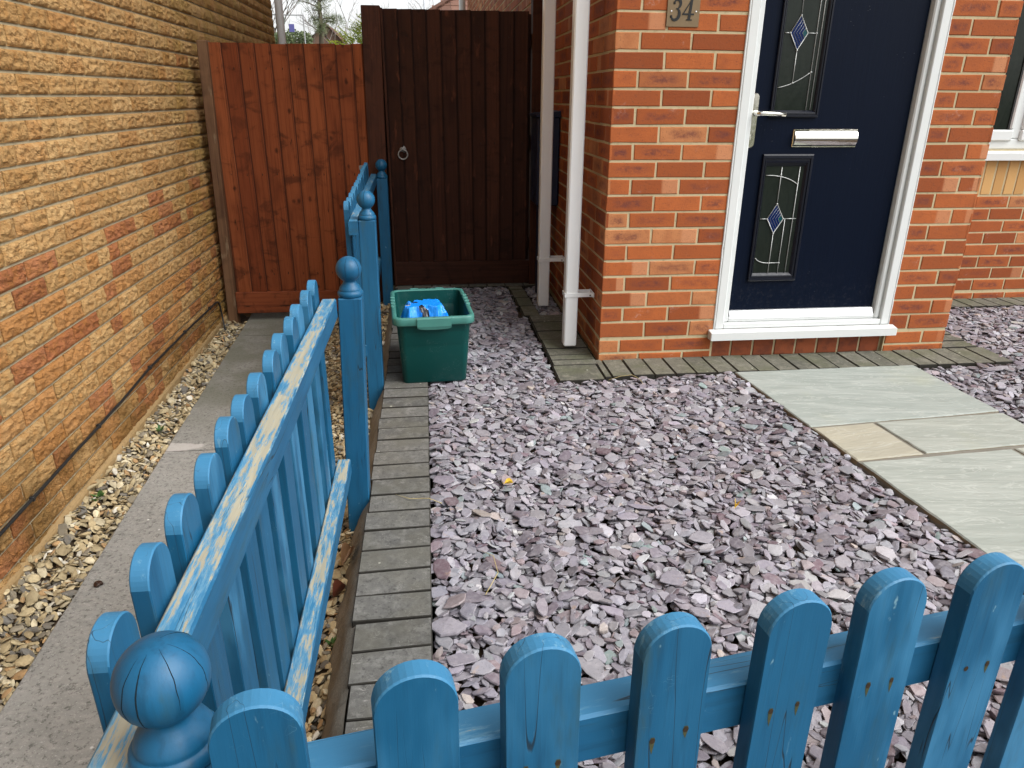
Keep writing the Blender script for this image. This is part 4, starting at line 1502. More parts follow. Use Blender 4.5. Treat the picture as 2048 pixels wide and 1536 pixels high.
# render plinth at the foot
pl = MB()
n = 60
vs_, fs = [], []
for i in range(n + 1):
    y = -5.0 + 9.4 * i / n
    zt_ = -0.405 + 0.026 * max(-2.2, min(2, y)) + 0.004 * nz(y * 4, 2)
    d = 0.016 + 0.004 * nz(y * 6, 5)
    vs_ += [(XL - 0.003, y, zt_ + 0.006), (XL + d * 0.75, y, zt_), (XL + d, y, zt_ - 0.008), (XL + d + 0.006, y, -0.56)]
for i in range(n):
    for k in range(3):
        a = i * 4 + k
        fs.append((a, a + 1, a + 5, a + 4))
pl.add(vs_, fs)
pl.build("plinth", [M['plinth']], lh)
cb = MB()
cpts = [(-2.172, -3.0, -0.315), (-2.172, -1.7, -0.277), (-2.172, -1.208, -0.262), (-2.171, -0.675, -0.246), (-2.170, -0.2, -0.232), (-2.171, 0.158, -0.212), (-2.170, 0.7, -0.209), (-2.171, 1.25, -0.214), (-2.171, 1.37, -0.216), (-2.170, 1.415, -0.226), (-2.168, 1.43, -0.255), (-2.165, 1.435, -0.33), (-2.150, 1.40, -0.40), (-2.12, 1.38, -0.45)]
pp = []
for i in range(len(cpts) - 1):
    for t in range(4):
        s = t / 4
        a, b = Vector(cpts[i]), Vector(cpts[i + 1])
        p = a.lerp(b, s)
        if i < 8:
            p.z += 0.0022 * nz(p.y * 5, 3)
        pp.append(tuple(p))
cb.tube(pp, 0.0058, 8)
for y, z in ((-1.9, -0.283), (-1.0, -0.256), (-0.45, -0.240), (0.16, -0.212), (0.72, -0.209), (1.22, -0.213)):
    cb.box(-2.180, -2.163, y - 0.006, y + 0.006, z - 0.009, z + 0.010, 0.003)
cb.build("cable", [M['black']], lh)
lp = MB()
lp.tube([(-2.115, 4.44, -0.5), (-2.115, 4.44, 4.6)], 0.037, 14)
lp.build("downpipe", [M['pipe']], lh)
lr = MB()
tiles(lr, (-8.2, -5.2, 4.7), (0.25, 0, 0), (0, 0.25, 0.17), 25, 20, 0.03)
tiles(lr, (-8.2, 4.8, 4.7), (0.25, 0, 0), (0, -0.25, 0.17), 25, 20, 0.03)
lr.build("roof", [M['rooft']], lh)
bw = MB()
bw.box(-8.0, XL - 0.201, -5.0, 4.497, -0.6, 4.7, 0, 0)
bw.build("house_body", [M['buff']], lh)

# ------------------------------------------------------------------ gates
YG = 1.60
def boards(mb, x0, x1, pitch, z0, z1, y, seed, topvar=0.004):
    rg = random.Random(seed)
    x = x0
    while x < x1 - 0.02:
        w = min(pitch + rg.uniform(-0.004, 0.004), x1 - x)
        zt_ = z1 + rg.uniform(-topvar, topvar)
        yy = y + rg.uniform(-0.002, 0.002)
        # feather edge: thick edge laps over the thin edge of the next board
        P_ = [(x - 0.008, yy - 0.002), (x + 0.005, yy - 0.005), (x + w - 0.008, yy - 0.0235), (x + w - 0.004, yy - 0.024), (x + w - 0.001, yy - 0.021), (x + w, yy), (x - 0.008, yy)]
        n = 14
        vs_, lc, fs = [], [], []
        bow = rg.uniform(-0.003, 0.003)
        off = (rg.uniform(0, 40), rg.uniform(0, 40), rg.uniform(0, 9))
        for k in range(n + 1):
            z = z0 + (zt_ - z0) * k / n
            s = bow * math.sin(math.pi * k / n)
            for (a, b) in P_:
                vs_.append((a + s, b, z))
                lc.append((z + off[0], a + off[1], b + off[2]))
        m = len(P_)
        for k in range(n):
            for i in range(m):
                j = (i + 1) % m
                fs.append((k * m + i, k * m + j, (k + 1) * m + j, (k + 1) * m + i))
        fs += [tuple(range(m)), tuple(n * m + i for i in range(m - 1, -1, -1))]
        r0, r1, r2 = rg.random(), rg.random(), rg.random() * 0.8
        rn = [(r0, r1, 1.0 if (q % m) in (0, 2, 4, 5) else r2) for q in range(n * m)] + [(r0, r1, r2)] * 2
        mb.add(vs_, fs, 0, rn, lc)
        for zz in (z0 + 0.12, (z0 + z1) / 2, z1 - 0.14):       # nail heads
            a = x + w * 0.62
            mb.lathe([(0.0028, 0), (0.0001, 0.0)], 0, 0, 0, 8, 1)
            for i in range(len(mb.v) - 16, len(mb.v)):
                v = mb.v[i]
                mb.v[i] = (v[0] + a, yy - 0.0185, v[1] + zz + rg.uniform(-0.01, 0.01))
        x += w
gr = thing("wooden_gate", "lower red-brown closeboard gate against the buff brick wall", "gate", (-1.65, YG, -0.38))
b_ = MB()
boards(b_, -2.085, -1.165, 0.0955, -0.205, 1.302, YG, 3)
b_.build("board_panel", [M['redwood'], M['rust']], gr)
b_ = MB()
b_.box(-2.10, -1.155, YG - 0.034, YG + 0.004, -0.348, -0.2065, 0.003, 0, (0.35, .5, .5), 0, (3, 0, 0))
b_.build("bottom_rail", [M['redwood']], gr)
for zz in (-0.1, 0.55, 1.2):
    b_ = MB()
    b_.box(-2.09, -1.16, YG + 0.0045, YG + 0.045, zz, zz + 0.08, 0.003, 0, (0.4, .5, .5), 0, (zz * 9, 0, 0))
    b_.build("back_rail", [M['redwood']], gr)
b_ = MB()
lean = lambda p: (p[0] + (p[2] - 1.3) * 0.026, p[1], p[2])
b_.box(-2.118, -2.062, YG - 0.050, YG + 0.045, -0.62, 1.312, 0.004, 0, r3(), 2, (7, 0, 0), xf=lean)
b_.build("gate_post", [M['greywood']], gr)
b_ = MB()
b_.box(-1.235, -1.205, YG - 0.028, YG - 0.0175, 0.572, 0.602, 0.003, 0)
b_.lathe([(0.007, 0.0), (0.007, 0.006), (0.0001, 0.007)], -1.215, YG - 0.03, 0.587, 10, 0)
b_.build("latch", [M['steel']], gr)

gd = thing("wooden_gate", "taller dark brown closeboard gate with an iron ring handle", "gate", (-0.58, YG, -0.2))
b_ = MB()
boards(b_, -1.035, -0.142, 0.0885, -0.0215, 1.494, YG - 0.003, 8)
b_.build("board_panel", [M['darkwood'], M['rust']], gd)
b_ = MB()
b_.box(-1.040, -0.135, YG - 0.036, YG + 0.002, -0.178, -0.0225, 0.003, 0, (0.4, .5, .5), 0, (5, 0, 0))
b_.build("bottom_rail", [M['darkwood']], gd)
b_ = MB()
lean2 = lambda p: (p[0] - (1.5 - p[2]) * 0.012, p[1], p[2])
b_.box(-1.160, -1.048, YG - 0.044, YG + 0.05, -0.55, 1.512, 0.004, 0, (0.9, .5, .5), 2, (11, 0, 0), xf=lean2)
b_.box(-1.0475, -1.034, YG - 0.040, YG + 0.05, -0.55, 1.500, 0.002, 0, (0.6, .5, .5), 2, (12, 2, 0))
b_.box(-1.085, -1.015, YG + 0.0505, YG + 0.07, -0.2, 1.49, 0.002, 0, (0.6, .5, .5), 2, (12, 2, 0))
b_.build("gate_post", [M['darkwood']], gd)
b_ = MB()
b_.box(-0.150, -0.060, YG + 0.0505, YG + 0.068, -0.2, 1.49, 0.002, 0, (0.6, .5, .5), 2, (12, 2, 0))
b_.box(-0.134, -0.068, YG - 0.046, YG + 0.05, -0.55, 1.78, 0.004, 0, (0.8, .5, .5), 2, (13, 4, 0))
b_.build("gate_post", [M['darkwood']], gd)
for zz in (0.05, 0.7, 1.3):
    b_ = MB()
    b_.box(-1.030, -0.140, YG - 0.0015, YG + 0.04, zz, zz + 0.08, 0.003, 0, (0.4, .5, .5), 0, (zz * 9, 0, 0))
    b_.build("back_rail", [M['darkwood']], gd)
b_ = MB()
rc = (-0.953, YG - 0.026, 0.700)
b_.lathe([(0.022, 0.0), (0.022, 0.004), (0.017, 0.007), (0.009, 0.012), (0.0001, 0.013)], 0, 0, 0, 16, 0)
for i in range(len(b_.v)):
    v = b_.v[i]
    b_.v[i] = (v[0] + rc[0], YG - 0.0185 - v[2], v[1] + rc[2])
rh = b_.build("ring_handle", [M['iron']], gd)
b_ = MB()
pts = [(rc[0] + 0.029 * math.sin(2 * math.pi * k / 24), rc[1] - 0.010, rc[2] - 0.029 - 0.002 + 0.029 * math.cos(2 * math.pi * k / 24)) for k in range(25)]
b_.tube(pts, 0.0048, 8)
b_.box(rc[0] - 0.010, rc[0] + 0.010, rc[1] - 0.016, rc[1] - 0.002, rc[2] - 0.004, rc[2] + 0.012, 0.003)
b_.build("ring", [M['iron']], rh)

# ------------------------------------------------------------------ blue picket fences
def picket_outline(w, z0, z1):
    h = w / 2
    r = h * 0.94
    pts = [(-h, z0), (h, z0), (h, z1 - r)]
    n = 18
    for k in range(1, n):
        a = math.pi * k / n
        pts.append((h * 0.985 * math.cos(a), z1 - r + r * math.sin(a)))
    pts.append((-h, z1 - r))
    return pts
PW, PT = 0.0685, 0.0205
def picket(parent, o, d, z0, z1, nails, tilt=0.0, wear=0.15, fade=None, out=0.0):
    """o = centre of the back face at the ground line, d = direction along the fence; front faces the right of d"""
    m = MB()
    d = Vector((d[0], d[1], 0)).normalized()
    nrm = Vector((d.y, -d.x, 0))
    off = (rng.uniform(0, 60), rng.uniform(0, 60), rng.uniform(0, 9))
    ln = rng.uniform(-0.003, 0.003) + out
    def xf(p):
        q = Vector((o[0], o[1], 0)) + d * (p[0] + tilt * (p[2] - z0)) + nrm * (-p[1] + ln * (p[2] - z0))
        return (q.x, q.y, p[2])
    rn = (wear, rng.random(), rng.random() if fade is None else fade)
    m.prism(picket_outline(PW + rng.uniform(-.001, .001), z0, z1), -PT, 0.0, 'xz', 0, rn, 0.0016, xf, 2, off)
    # end grain of the rounded top wears first; paler blue paints in sky light
    nf = len(m.f)
    for i in range(nf):
        c = sum(m.v[k][2] for k in m.f[i]) / len(m.f[i])
        if c > z1 - 0.030 and len(m.f[i]) == 4:
            m.rnd[i] = (min(1, wear + 0.24), rn[1], 1.0)
    for (u, z) in nails:
        k = 10
        vs_, fs = [], []
        rr = rng.uniform(0.0022, 0.0032)
        vs_ = [xf((u + rr * math.cos(2 * math.pi * i / k), PT * -1 - 0.0004, z + 1.25 * rr * math.sin(2 * math.pi * i / k))) for i in range(k)]
        # the picket front lies at local y = -PT (mapped outwards)
        m.add(vs_, [tuple(range(k))], 1)
        if rng.random() < 0.75:
            L = rng.uniform(0.008, 0.022)
            w0 = rr * 1.1
            ol = [(u - w0, z), (u - w0 * 0.5, z + rr * 1.6), (u + w0 * .7, z + rr * 1.4), (u + w0, z), (u + w0 * 0.45, z - L * 0.6), (u + w0 * 0.1, z - L), (u - w0 * 0.6, z - L * 0.55)]
            m.add([xf((a, -PT - 0.0002, b)) for a, b in ol], [tuple(range(7))], 2)
    return m.build("picket", [M['blue'], M['rust'], M['ruststain']], parent)
def finial_profile():
    pr = [(0.0001, 0.0), (0.0335, 0.0), (0.0358, 0.003), (0.0368, 0.008), (0.0362, 0.013), (0.0338, 0.0165), (0.0318, 0.0172), (0.0312, 0.0185), (0.0316, 0.0205), (0.0308, 0.0235), (0.0282, 0.0285), (0.0240, 0.0335), (0.0200, 0.0385), (0.0182, 0.0425), (0.0184, 0.0452)]
    R0, zc = 0.0366, 0.0785
    a0 = math.asin(0.0184 / R0)
    for k in range(1, 23):
        a = a0 + (math.pi - a0) * k / 22
        pr.append((max(0.0001, R0 * math.sin(a)), zc - R0 * math.cos(a)))
    return pr
def post(parent, cx, cy, zb, zt, leanx=0.0, leany=0.0, w=0.034):
    m = MB()
    off = (rng.uniform(0, 60), rng.uniform(0, 60), 0)
    xf = lambda p: (p[0] + leanx * (zt - p[2]), p[1] + leany * (zt - p[2]), p[2])
    m.box(cx - w, cx + w, cy - w, cy + w, zb, zt, 0.003, 0, (0.1, 0.6, 0.3), 2, off, xf)
    po = m.build("post", [M['blue']], parent)
    f = MB()
    f.lathe(finial_profile(), cx, cy, zt, 40, 0, (0.22, 0.0, 0.35), True, 2, (rng.uniform(0, 50), rng.uniform(0, 50), 0))
    for c in range(5):
        a = rng.uniform(0, 6.28) if c else -1.75
        t0, t1 = rng.uniform(0.15, 0.5), rng.uniform(1.5, 2.6)
        pts = []
        for k in range(15):
            th = t0 + (t1 - t0) * k / 14
            aa = a + 0.05 * nz(th * 3, a)
            pts.append((cx + 0.03655 * math.sin(th) * math.cos(aa), cy + 0.03655 * math.sin(th) * math.sin(aa), zt + 0.0785 + 0.03655 * math.cos(th)))
        wd = rng.uniform(0.00025, 0.00055)
        f.tube(pts, [wd * (0.3 + math.sin(math.pi * k / 14)) for k in range(15)], 5, 1)
    f.build("ball_finial", [M['blue'], M['crack']], po)
    return po
def rail(parent, a, b, w, h, ztop_a, ztop_b, side, wear_top, wear=0.2):
    """a,b = plan points of the line on the picket side; the rail lies to the other side"""
    m = MB()
    a, b = Vector((*a, 0)), Vector((*b, 0))
    d = (b - a).normalized()
    nrm = Vector((d.y, -d.x, 0)) * side
    L = (b - a).length
    off = (rng.uniform(0, 60), rng.uniform(0, 60), 0)
    n = 24
    vs_, lc, fs, rn = [], [], [], []
    sec = [(0.003, 0), (w - 0.003, 0), (w, -0.003), (w, -h + 0.003), (w - 0.003, -h), (0.003, -h), (0, -h + 0.003), (0, -0.003)]
    for k in range(n + 1):
        t = k / n
        zt_ = ztop_a + (ztop_b - ztop_a) * t
        for (s, z) in sec:
            p = a + d * (L * t) + nrm * s
            vs_.append((p.x, p.y, zt_ + z))
            lc.append((L * t + off[0], s + off[1], z + off[2]))
    ns = len(sec)
    for k in range(n):
        for i in range(ns):
            j = (i + 1) % ns
            fs.append((k * ns + i, k * ns + j, (k + 1) * ns + j, (k + 1) * ns + i))
            rn.append((wear_top if i in (0, 7) else (wear_top * 0.75 if i == 1 else wear), 0.6, 1.0 if i in (0, 7) else 0.4))  # top is worn; its paler blue is sky light put into the colour
    fs += [tuple(range(ns)), tuple(n * ns + i for i in range(ns - 1, -1, -1))]
    rn += [(wear, .6, .4)] * 2
    m.add(vs_, fs, 0, rn, lc)
    return m.build("rail", [M['blue']], parent)

# side fence beside the path: corner post to gateway post
fa = thing("picket_fence", "blue side fence with flaking rails from the nearest ball post to the second", "picket fence", (-1.06, -2.0, -0.3), "blue picket fences")
post(fa, -1.0365, -2.815, -0.62, 0.503)
post(fa, -1.041, -1.216, -0.62, 0.478, -0.034, 0.0)
SY = [-2.702, -2.587, -2.480, -2.365, -2.248, -2.152, -2.048, -1.924, -1.826, -1.697, -1.599, -1.464, -1.345]
for k, yy in enumerate(SY):
    picket(fa, (-1.1135, yy), (0, -1), -0.16, 0.557 + rng.uniform(-.003, .003) - 0.006 * (k == 0), [(-0.012, 0.455), (0.013, 0.452)], rng.uniform(-0.006, 0.006), 0.16, None, 0.006)
rail(fa, (-1.1130, -2.885), (-1.1130, -1.292), 0.040, 0.055, 0.494, 0.490, 1, 0.86, 0.18)
rail(fa, (-1.1130, -2.88), (-1.1130, -1.275), 0.040, 0.050, -0.030, -0.020, 1, 0.84, 0.3)
# far side fence, beyond the gateway
fb = thing("picket_fence", "blue fence at the far end beside the gates, between the third and fourth ball posts", "picket fence", (-1.08, 0.6, -0.2), "blue picket fences")
post(fb, -1.057, -0.256, -0.6, 0.547, -0.012, 0.0)
post(fb, -1.0885, 1.482, -0.6, 0.533, -0.004, 0.0)
yy, k = -0.20, 0
while yy < 1.42:
    t = (yy + 0.2) / 1.6
    picket(fb, (-1.129 - 0.031 * t, yy), (-0.0190, -1), -0.12, 0.613 + 0.030 * t + rng.uniform(-.003, .003), [(-0.012, 0.51), (0.013, 0.51)], rng.uniform(-0.004, 0.004), 0.1)
    yy += 0.1165
rail(fb, (-1.1285, -0.315), (-1.160, 1.52), 0.037, 0.055, 0.549, 0.556, 1, 0.62, 0.15)
rail(fb, (-1.1285, -0.30), (-1.160, 1.52), 0.037, 0.050, 0.02, 0.03, 1, 0.6, 0.2)
# front fence across the foreground
ff = thing("picket_fence", "blue round-topped picket fence crossing the foreground before the slate", "picket fence", (-0.4, -2.75, -0.25), "blue picket fences")
ang = R_(8.7)
dF = (math.cos(ang), math.sin(ang))
P0 = (-0.957, -2.843)
for k in range(12):
    s = 0.1185 * k
    fx, fy = P0[0] + dF[0] * s, P0[1] + dF[1] * s
    zt_ = 0.590 + (0.002, 0.0, 0.004, 0.002, 0.003, 0.004, 0.002, 0, 0, 0, 0, 0)[k]
    picket(ff, (fx, fy), dF, -0.2, zt_, [(-0.016 + rng.uniform(-.003, .003), 0.462 + rng.uniform(-.006, .006)), (0.014 + rng.uniform(-.003, .003), 0.466 + rng.uniform(-.006, .006))], rng.uniform(-0.012, 0.007), 0.22)
e = (P0[0] + dF[0] * 1.42, P0[1] + dF[1] * 1.42)
st = (-1.0075, P0[1] + (-1.0075 - P0[0]) * math.tan(ang) + 0.0005)
rail(ff, st, e, 0.040, 0.058, 0.486, 0.486, -1, 0.50, 0.12)
rail(ff, st, e, 0.040, 0.055, -0.02, -0.02, -1, 0.45, 0.12)
post(ff, e[0] + 0.036, e[1] + 0.02, -0.6, 0.50)

# ------------------------------------------------------------------ recycling box with its bag
bx = thing("recycling_box", "dark green plastic recycling box standing on the block edging", "recycling box", (-0.815, -0.09, -0.17))
bx.matrix_world = Matrix.Translation((-0.815, -0.09, -0.17)) @ Matrix.Rotation(R_(3.5), 4, 'Z')
def rrect(hx, hy, r, n=7):
    pts = []
    for (sx, sy, a0) in ((1, 1, 0), (-1, 1, 90), (-1, -1, 180), (1, -1, 270)):
        for k in range(n + 1):
            a = R_(a0 + 90 * k / n)
            pts.append((sx * (hx - r) + r * math.cos(a), sy * (hy - r) + r * math.sin(a)))
    return pts
def loft(mb, secs, mat=0, smooth=True, cap0=True, cap1=False):
    n = len(secs[0][0])
    vs_ = [(p[0], p[1], z) for pts, z in secs for p in pts]
    fs = []
    for k in range(len(secs) - 1):
        for i in range(n):
            j = (i + 1) % n
            fs.append((k * n + i, k * n + j, (k + 1) * n + j, (k + 1) * n + i))
    if cap0:
        fs.append(tuple(range(n - 1, -1, -1)))
    if cap1:
        fs.append(tuple((len(secs) - 1) * n + i for i in range(n)))
    mb.add(vs_, fs, mat, (0, 0, 0), None, smooth)
def child_local(mb, name, mats, parent, recalc=True):
    o = mb.build(name, mats, None, recalc)
    o.parent = parent
    return o
tb = MB()
S = lambda hx, hy, r, z: (rrect(hx, hy, r), z)
HB = 0.318
outer = [S(.128, .172, .022, 0.004), S(.138, .182, .024, 0.0), S(.1405, .186, .025, 0.006), S(.150, .212, .03, 0.16), S(.157, .232, .032, 0.280), S(.158, .2345, .032, HB - 0.034)]
inner = [S(.155, .231, .03, HB - 0.004), S(.150, .226, .03, 0.24), S(.137, .185, .024, 0.010), S(.10, .15, .02, 0.008)]
loft(tb, outer, 0, True, True)
loft(tb, inner, 0, True, False, True)
child_local(tb, "tub", [M['bin']], bx)
rm = MB()
rim = [S(.1575, .234, .032, HB - 0.036), S(.173, .249, .04, HB - 0.034), S(.175, .251, .042, HB - 0.030), S(.175, .251, .042, HB - 0.006), S(.172, .248, .04, HB), S(.160, .236, .034, HB + 0.001), S(.155, .231, .03, HB - 0.004)]
loft(rm, rim, 0, True, False)
# clip notches along the long sides
for sx in (-1, 1):
    for yy in (-0.05, 0.0, 0.05, 0.10):
        rm.box(sx * 0.166 - 0.011, sx * 0.166 + 0.011, yy - 0.010, yy + 0.010, HB - 0.004, HB + 0.006, 0.003)
for xx in (-0.06, 0.06):
    rm.box(xx - 0.02, xx + 0.02, 0.238, 0.253, HB - 0.004, HB + 0.005, 0.002)
child_local(rm, "rim", [M['rim']], bx)
for sy in (-1, 1):
    hm = MB()
    pts = []
    for k in range(13):
        t = k / 12
        pts.append((-0.072 + 0.144 * t, 0.0))
    vs_, fs = [], []
    n = 12
    for k in range(n + 1):
        x = -0.072 + 0.144 * k / n
        bul = 0.012 * math.sin(math.pi * k / n) ** 0.4
        for (d, z) in ((0.0, HB + 0.001), (0.012, HB + 0.0015), (0.018, HB - 0.004), (0.0195, HB - 0.036), (0.016, HB - 0.044 - bul * 0.6), (0.006, HB - 0.044 - bul * 0.6), (0.0, HB - 0.034)):
            vs_.append((x, sy * (0.240 + d), z))
    m = 7
    for k in range(n):
        for i in range(m):
            j = (i + 1) % m
            fs.append((k * m + i, k * m + j, (k + 1) * m + j, (k + 1) * m + i))
    fs += [tuple(range(m)), tuple(n * m + i for i in range(m - 1, -1, -1))]
    hm.add(vs_, fs, 0)
    hm.lathe([(0.004, 0.0), (0.0001, 0.0)], 0.0, sy * 0.247, HB + 0.0022, 10, 1)
    child_local(hm, "grip", [M['rim'], M['blackp']], bx)

# crumpled blue bag lying in the box
bgm = MB()
nx, ny = 42, 42
vs_, fs, mi = [], [], []
for j in range(ny + 1):
    for i in range(nx + 1):
        u, v = i / nx * 2 - 1, j / ny * 2 - 1
        x = -0.024 + 0.118 * u + 0.010 * nz(u * 2, v * 2, 3)
        y = -0.098 + 0.100 * v + 0.010 * nz(u * 2, v * 2, 8)
        r = max(abs(u), abs(v))
        z = 0.185 + 0.150 * (1 - r ** 2.4) ** 0.7 if r < 1 else 0.165
        # creases
        cr = abs(nz(u * 2.1 + 4 + v * 0.8, v * 1.1, 1.0)) * 0.075 + abs(nz(u * 4.6 + v * 1.8, v * 2.0 + 2, 5.0)) * 0.034 + abs(nz(u * 9, v * 6, 7.0)) * 0.008
        z += -cr + 0.048
        pk = math.exp(-((u + 0.62) ** 2 + (v + 0.35) ** 2) / 0.035) * 0.075
        pk2 = math.exp(-((u - 0.22) ** 2 / 0.05 + (v - 0.1) ** 2 / 0.3)) * 0.045
        z += pk + pk2 - 0.06 * max(0, u - 0.30)
        vs_.append((x, y, min(z, 0.338)))
for j in range(ny):
    for i in range(nx):
        a = j * (nx + 1) + i
        fs.append((a, a + 1, a + nx + 2, a + nx + 1))
        cu, cv = (i + .5) / nx * 2 - 1, (j + .5) / ny * 2 - 1
        mk = 0
        if abs(cu + 0.12) / 0.19 + abs(cv + 0.62) / 0.30 < 1.0:
            mk = 1
        if math.hypot((cu + 0.40), (cv - 0.12)) < 0.12:
            mk = 1
        if math.hypot((cu + 0.66), (cv + 0.28)) < 0.10:
            mk = 2
        mi.append(mk)
bgm.add(vs_, fs, mi, (0, 0, 0), None, False)
M['bagb'] = mat_plain("black_print_plastic", (0.008, 0.009, 0.012), 0.3, 0.5)
M['bagg'] = mat_plain("grey_print_plastic", (0.32, 0.33, 0.34), 0.3, 0.5)
bag = bgm.build("plastic_bag", [M['bag'], M['bagb'], M['bagg']], None, False)
bag.matrix_world = Matrix.Translation((-0.815, -0.09, -0.165)) @ Matrix.Rotation(R_(3.5), 4, 'Z')
tag(bag, "crumpled bright blue plastic bag lying in the green recycling box", "plastic bag")

# ------------------------------------------------------------------ small things on the ground
def leaf(name, pos, L, W, curl, rot, mat, label, cat, tilt=(0, 0), group=None):
    m = MB()
    n, k = 10, 6
    vs_, fs = [], []
    for i in range(n + 1):
        t = i / n
        w = W * math.sin(math.pi * min(1, t * 0.96 + 0.04)) ** 0.8
        for j in range(k + 1):
            s = j / k * 2 - 1
            vs_.append((L * (t - 0.5), w * s, curl * (s * s) * w * 6 + curl * 0.8 * (t - 0.5) ** 2 * L + 0.002 * nz(t * 5, s * 2, L * 50)))
    for i in range(n):
        for j in range(k):
            a = i * (k + 1) + j
            fs.append((a, a + 1, a + k + 2, a + k + 1))
    m.add(vs_, fs, 0, (0, 0, 0), None, True)
    m.tube([(-L * 0.5, 0, 0.001), (-L * 0.62, 0.001, 0.004), (-L * 0.75, 0.004, 0.003)], 0.0009, 5)
    o = m.build(name, [mat], None, False)
    o.matrix_world = Matrix.Translation(pos) @ Matrix.Rotation(rot, 4, 'Z') @ Matrix.Rotation(tilt[0], 4, 'X') @ Matrix.Rotation(tilt[1], 4, 'Y')
    tag(o, label, cat, group)
    return o
leaf("dead_leaf", (-1.088, -1.44, -0.262), 0.065, 0.018, 0.6, R_(75), M['leaf'], "curled brown dead leaf propped on the concrete haunching by the second post", "leaf", (0.3, -0.35))
leaf("dead_leaf", (-1.098, -1.56, -0.298), 0.048, 0.012, 0.7, R_(50), M['redleaf'], "russet dead leaf lying in the soil strip under the lower rail", "leaf", (0.2, -0.2))
leaf("fallen_leaf", (-0.577, -1.214, -0.168), 0.030, 0.009, 0.3, R_(10), M['yleaf'], "tiny bright yellow leaf on the slate in front of the recycling box", "leaf", (0.15, 0))
leaf("fallen_leaf", (0.107, -1.435, -0.166), 0.028, 0.009, 0.5, R_(60), M['yleaf'], "small yellow leaf on the slate near the sandstone slabs", "leaf", (0.2, 0.1))
sh = MB()
pts, rad = [], []
for k in range(46):
    t = k / 45
    a = t * 4.6 * math.pi
    r = 0.0085 * (1 - t) + 0.0006
    pts.append((r * math.cos(a), r * math.sin(a), 0.006 + 0.010 * t))
    rad.append(0.0062 * (1 - t) + 0.0006)
sh.tube(pts, rad, 10)
sho = sh.build("snail_shell", [M['shell']], None)
sho.matrix_world = Matrix.Translation((-1.908, -1.232, path_z(-1.23))) @ Matrix.Rotation(0.3, 4, 'X')
tag(sho, "small dark brown snail shell alone on the grey concrete path", "snail shell")
def weed(pos, n, size, label, seed):
    rg = random.Random(seed)
    m = MB()
    for i in range(n):
        a = rg.uniform(0, 6.28)
        el = rg.uniform(0.15, 1.0)
        L = size * rg.uniform(0.6, 1.1)
        d = Vector((math.cos(a) * math.cos(el), math.sin(a) * math.cos(el), math.sin(el)))
        s = Vector((-math.sin(a), math.cos(a), 0)) * L * 0.24
        b = d * L * 0.2
        pts = [b, b + d * L * 0.4 + s, b + d * L * 0.9, b + d * L * 0.4 - s]
        m.add([tuple(p) for p in pts], [(0, 1, 2), (0, 2, 3)], 0, r3())
    m.tube([(0, 0, -0.02), (0.002, 0, 0.0), (0.0, 0.002, size * 0.4)], 0.001, 5, 0, (0.5, 0, 0))
    o = m.build("weed", [M['weed']], None, False)
    o.matrix_world = Matrix.Translation(pos)
    tag(o, label, "weed")
weed((-2.125, -0.68, -0.445), 26, 0.034, "green weed at the foot of the buff wall below the cable", 1)
weed((-2.075, -0.10, -0.432), 16, 0.03, "small green weed in the gravel beside the path joint", 2)
weed((-1.10, -1.75, -0.315), 14, 0.022, "tiny green seedling in the soil strip under the side fence", 3)
def straw(pts, label):
    m = MB()
    m.tube(pts, [0.0011] * (len(pts) - 1) + [0.0004], 5)
    tag(m.build("straw", [M['straw']]), label, "straw")
straw([(-0.80, -1.33, -0.160), (-0.84, -1.30, -0.157), (-0.90, -1.285, -0.164), (-0.945, -1.25, -0.166)], "dry straw stalk lying on the block edging beside the slate")
straw([(-0.70, -1.78, -0.166), (-0.66, -1.70, -0.16), (-0.665, -1.62, -0.162), (-0.70, -1.58, -0.168)], "bent dry straw stalk on the slate beside the block edging")
straw([(-0.02, -0.30, -0.178), (0.04, -0.285, -0.168), (0.09, -0.29, -0.162), (0.115, -0.33, -0.168), (0.12, -0.38, -0.176)], "dry straw stalk on the slate at the red house corner")

# ------------------------------------------------------------------ background beyond the gates
def branch_tree(mb_trunk, mb_crown, base, h, seed, spread=0.5, levels=5, r0=0.12, lean=(0, 0)):
    rg = random.Random(seed)
    def grow(p, d, L, r, lev):
        n = 4
        pts, rr = [tuple(p)], [r]
        for k in range(n):
            d = (d + Vector((rg.uniform(-1, 1), rg.uniform(-1, 1), rg.uniform(-0.4, 0.9))) * 0.13).normalized()
            p = p + d * (L / n)
            pts.append(tuple(p))
            rr.append(r * (1 - 0.42 * (k + 1) / n))
        (mb_trunk if lev == 0 else mb_crown).tube(pts, rr, 6 if lev < 2 else 4)
        if lev >= levels:
            return
        for c in range(3 if lev < 2 else rg.choice((2, 3, 3))):
            a = rg.uniform(0, 6.28)
            t = Vector((math.cos(a), math.sin(a), rg.uniform(-0.1, 0.7)))
            q = Vector(pts[rg.choice((2, 3, 4, 4))])
            grow(q, (d * (1 - spread) + t * spread).normalized(), L * rg.uniform(0.55, 0.82), r * 0.52, lev + 1)
    grow(Vector(base), Vector((lean[0], lean[1], 1)).normalized(), h * 0.34, r0, 0)
def bare_tree(base, h, seed, label, mat, spread=0.5, r0=0.12, group="bare winter trees behind the gates", levels=5):
    t = thing("bare_tree", label, "tree", base, group)
    a, b = MB(), MB()
    branch_tree(a, b, base, h, seed, spread, levels, r0)
    a.build("trunk", [mat], t, False)
    b.build("crown", [mat], t, False)
bare_tree((-6.6, 31.0, -0.6), 9.0, 3, "bare tree farthest left, half behind the white pipe of the buff house", M['bark'], 0.42, 0.13)
bare_tree((-3.3, 33.0, -0.6), 8.5, 7, "bare tree right of the conifer, above the golden bush", M['bark'], 0.5, 0.13)
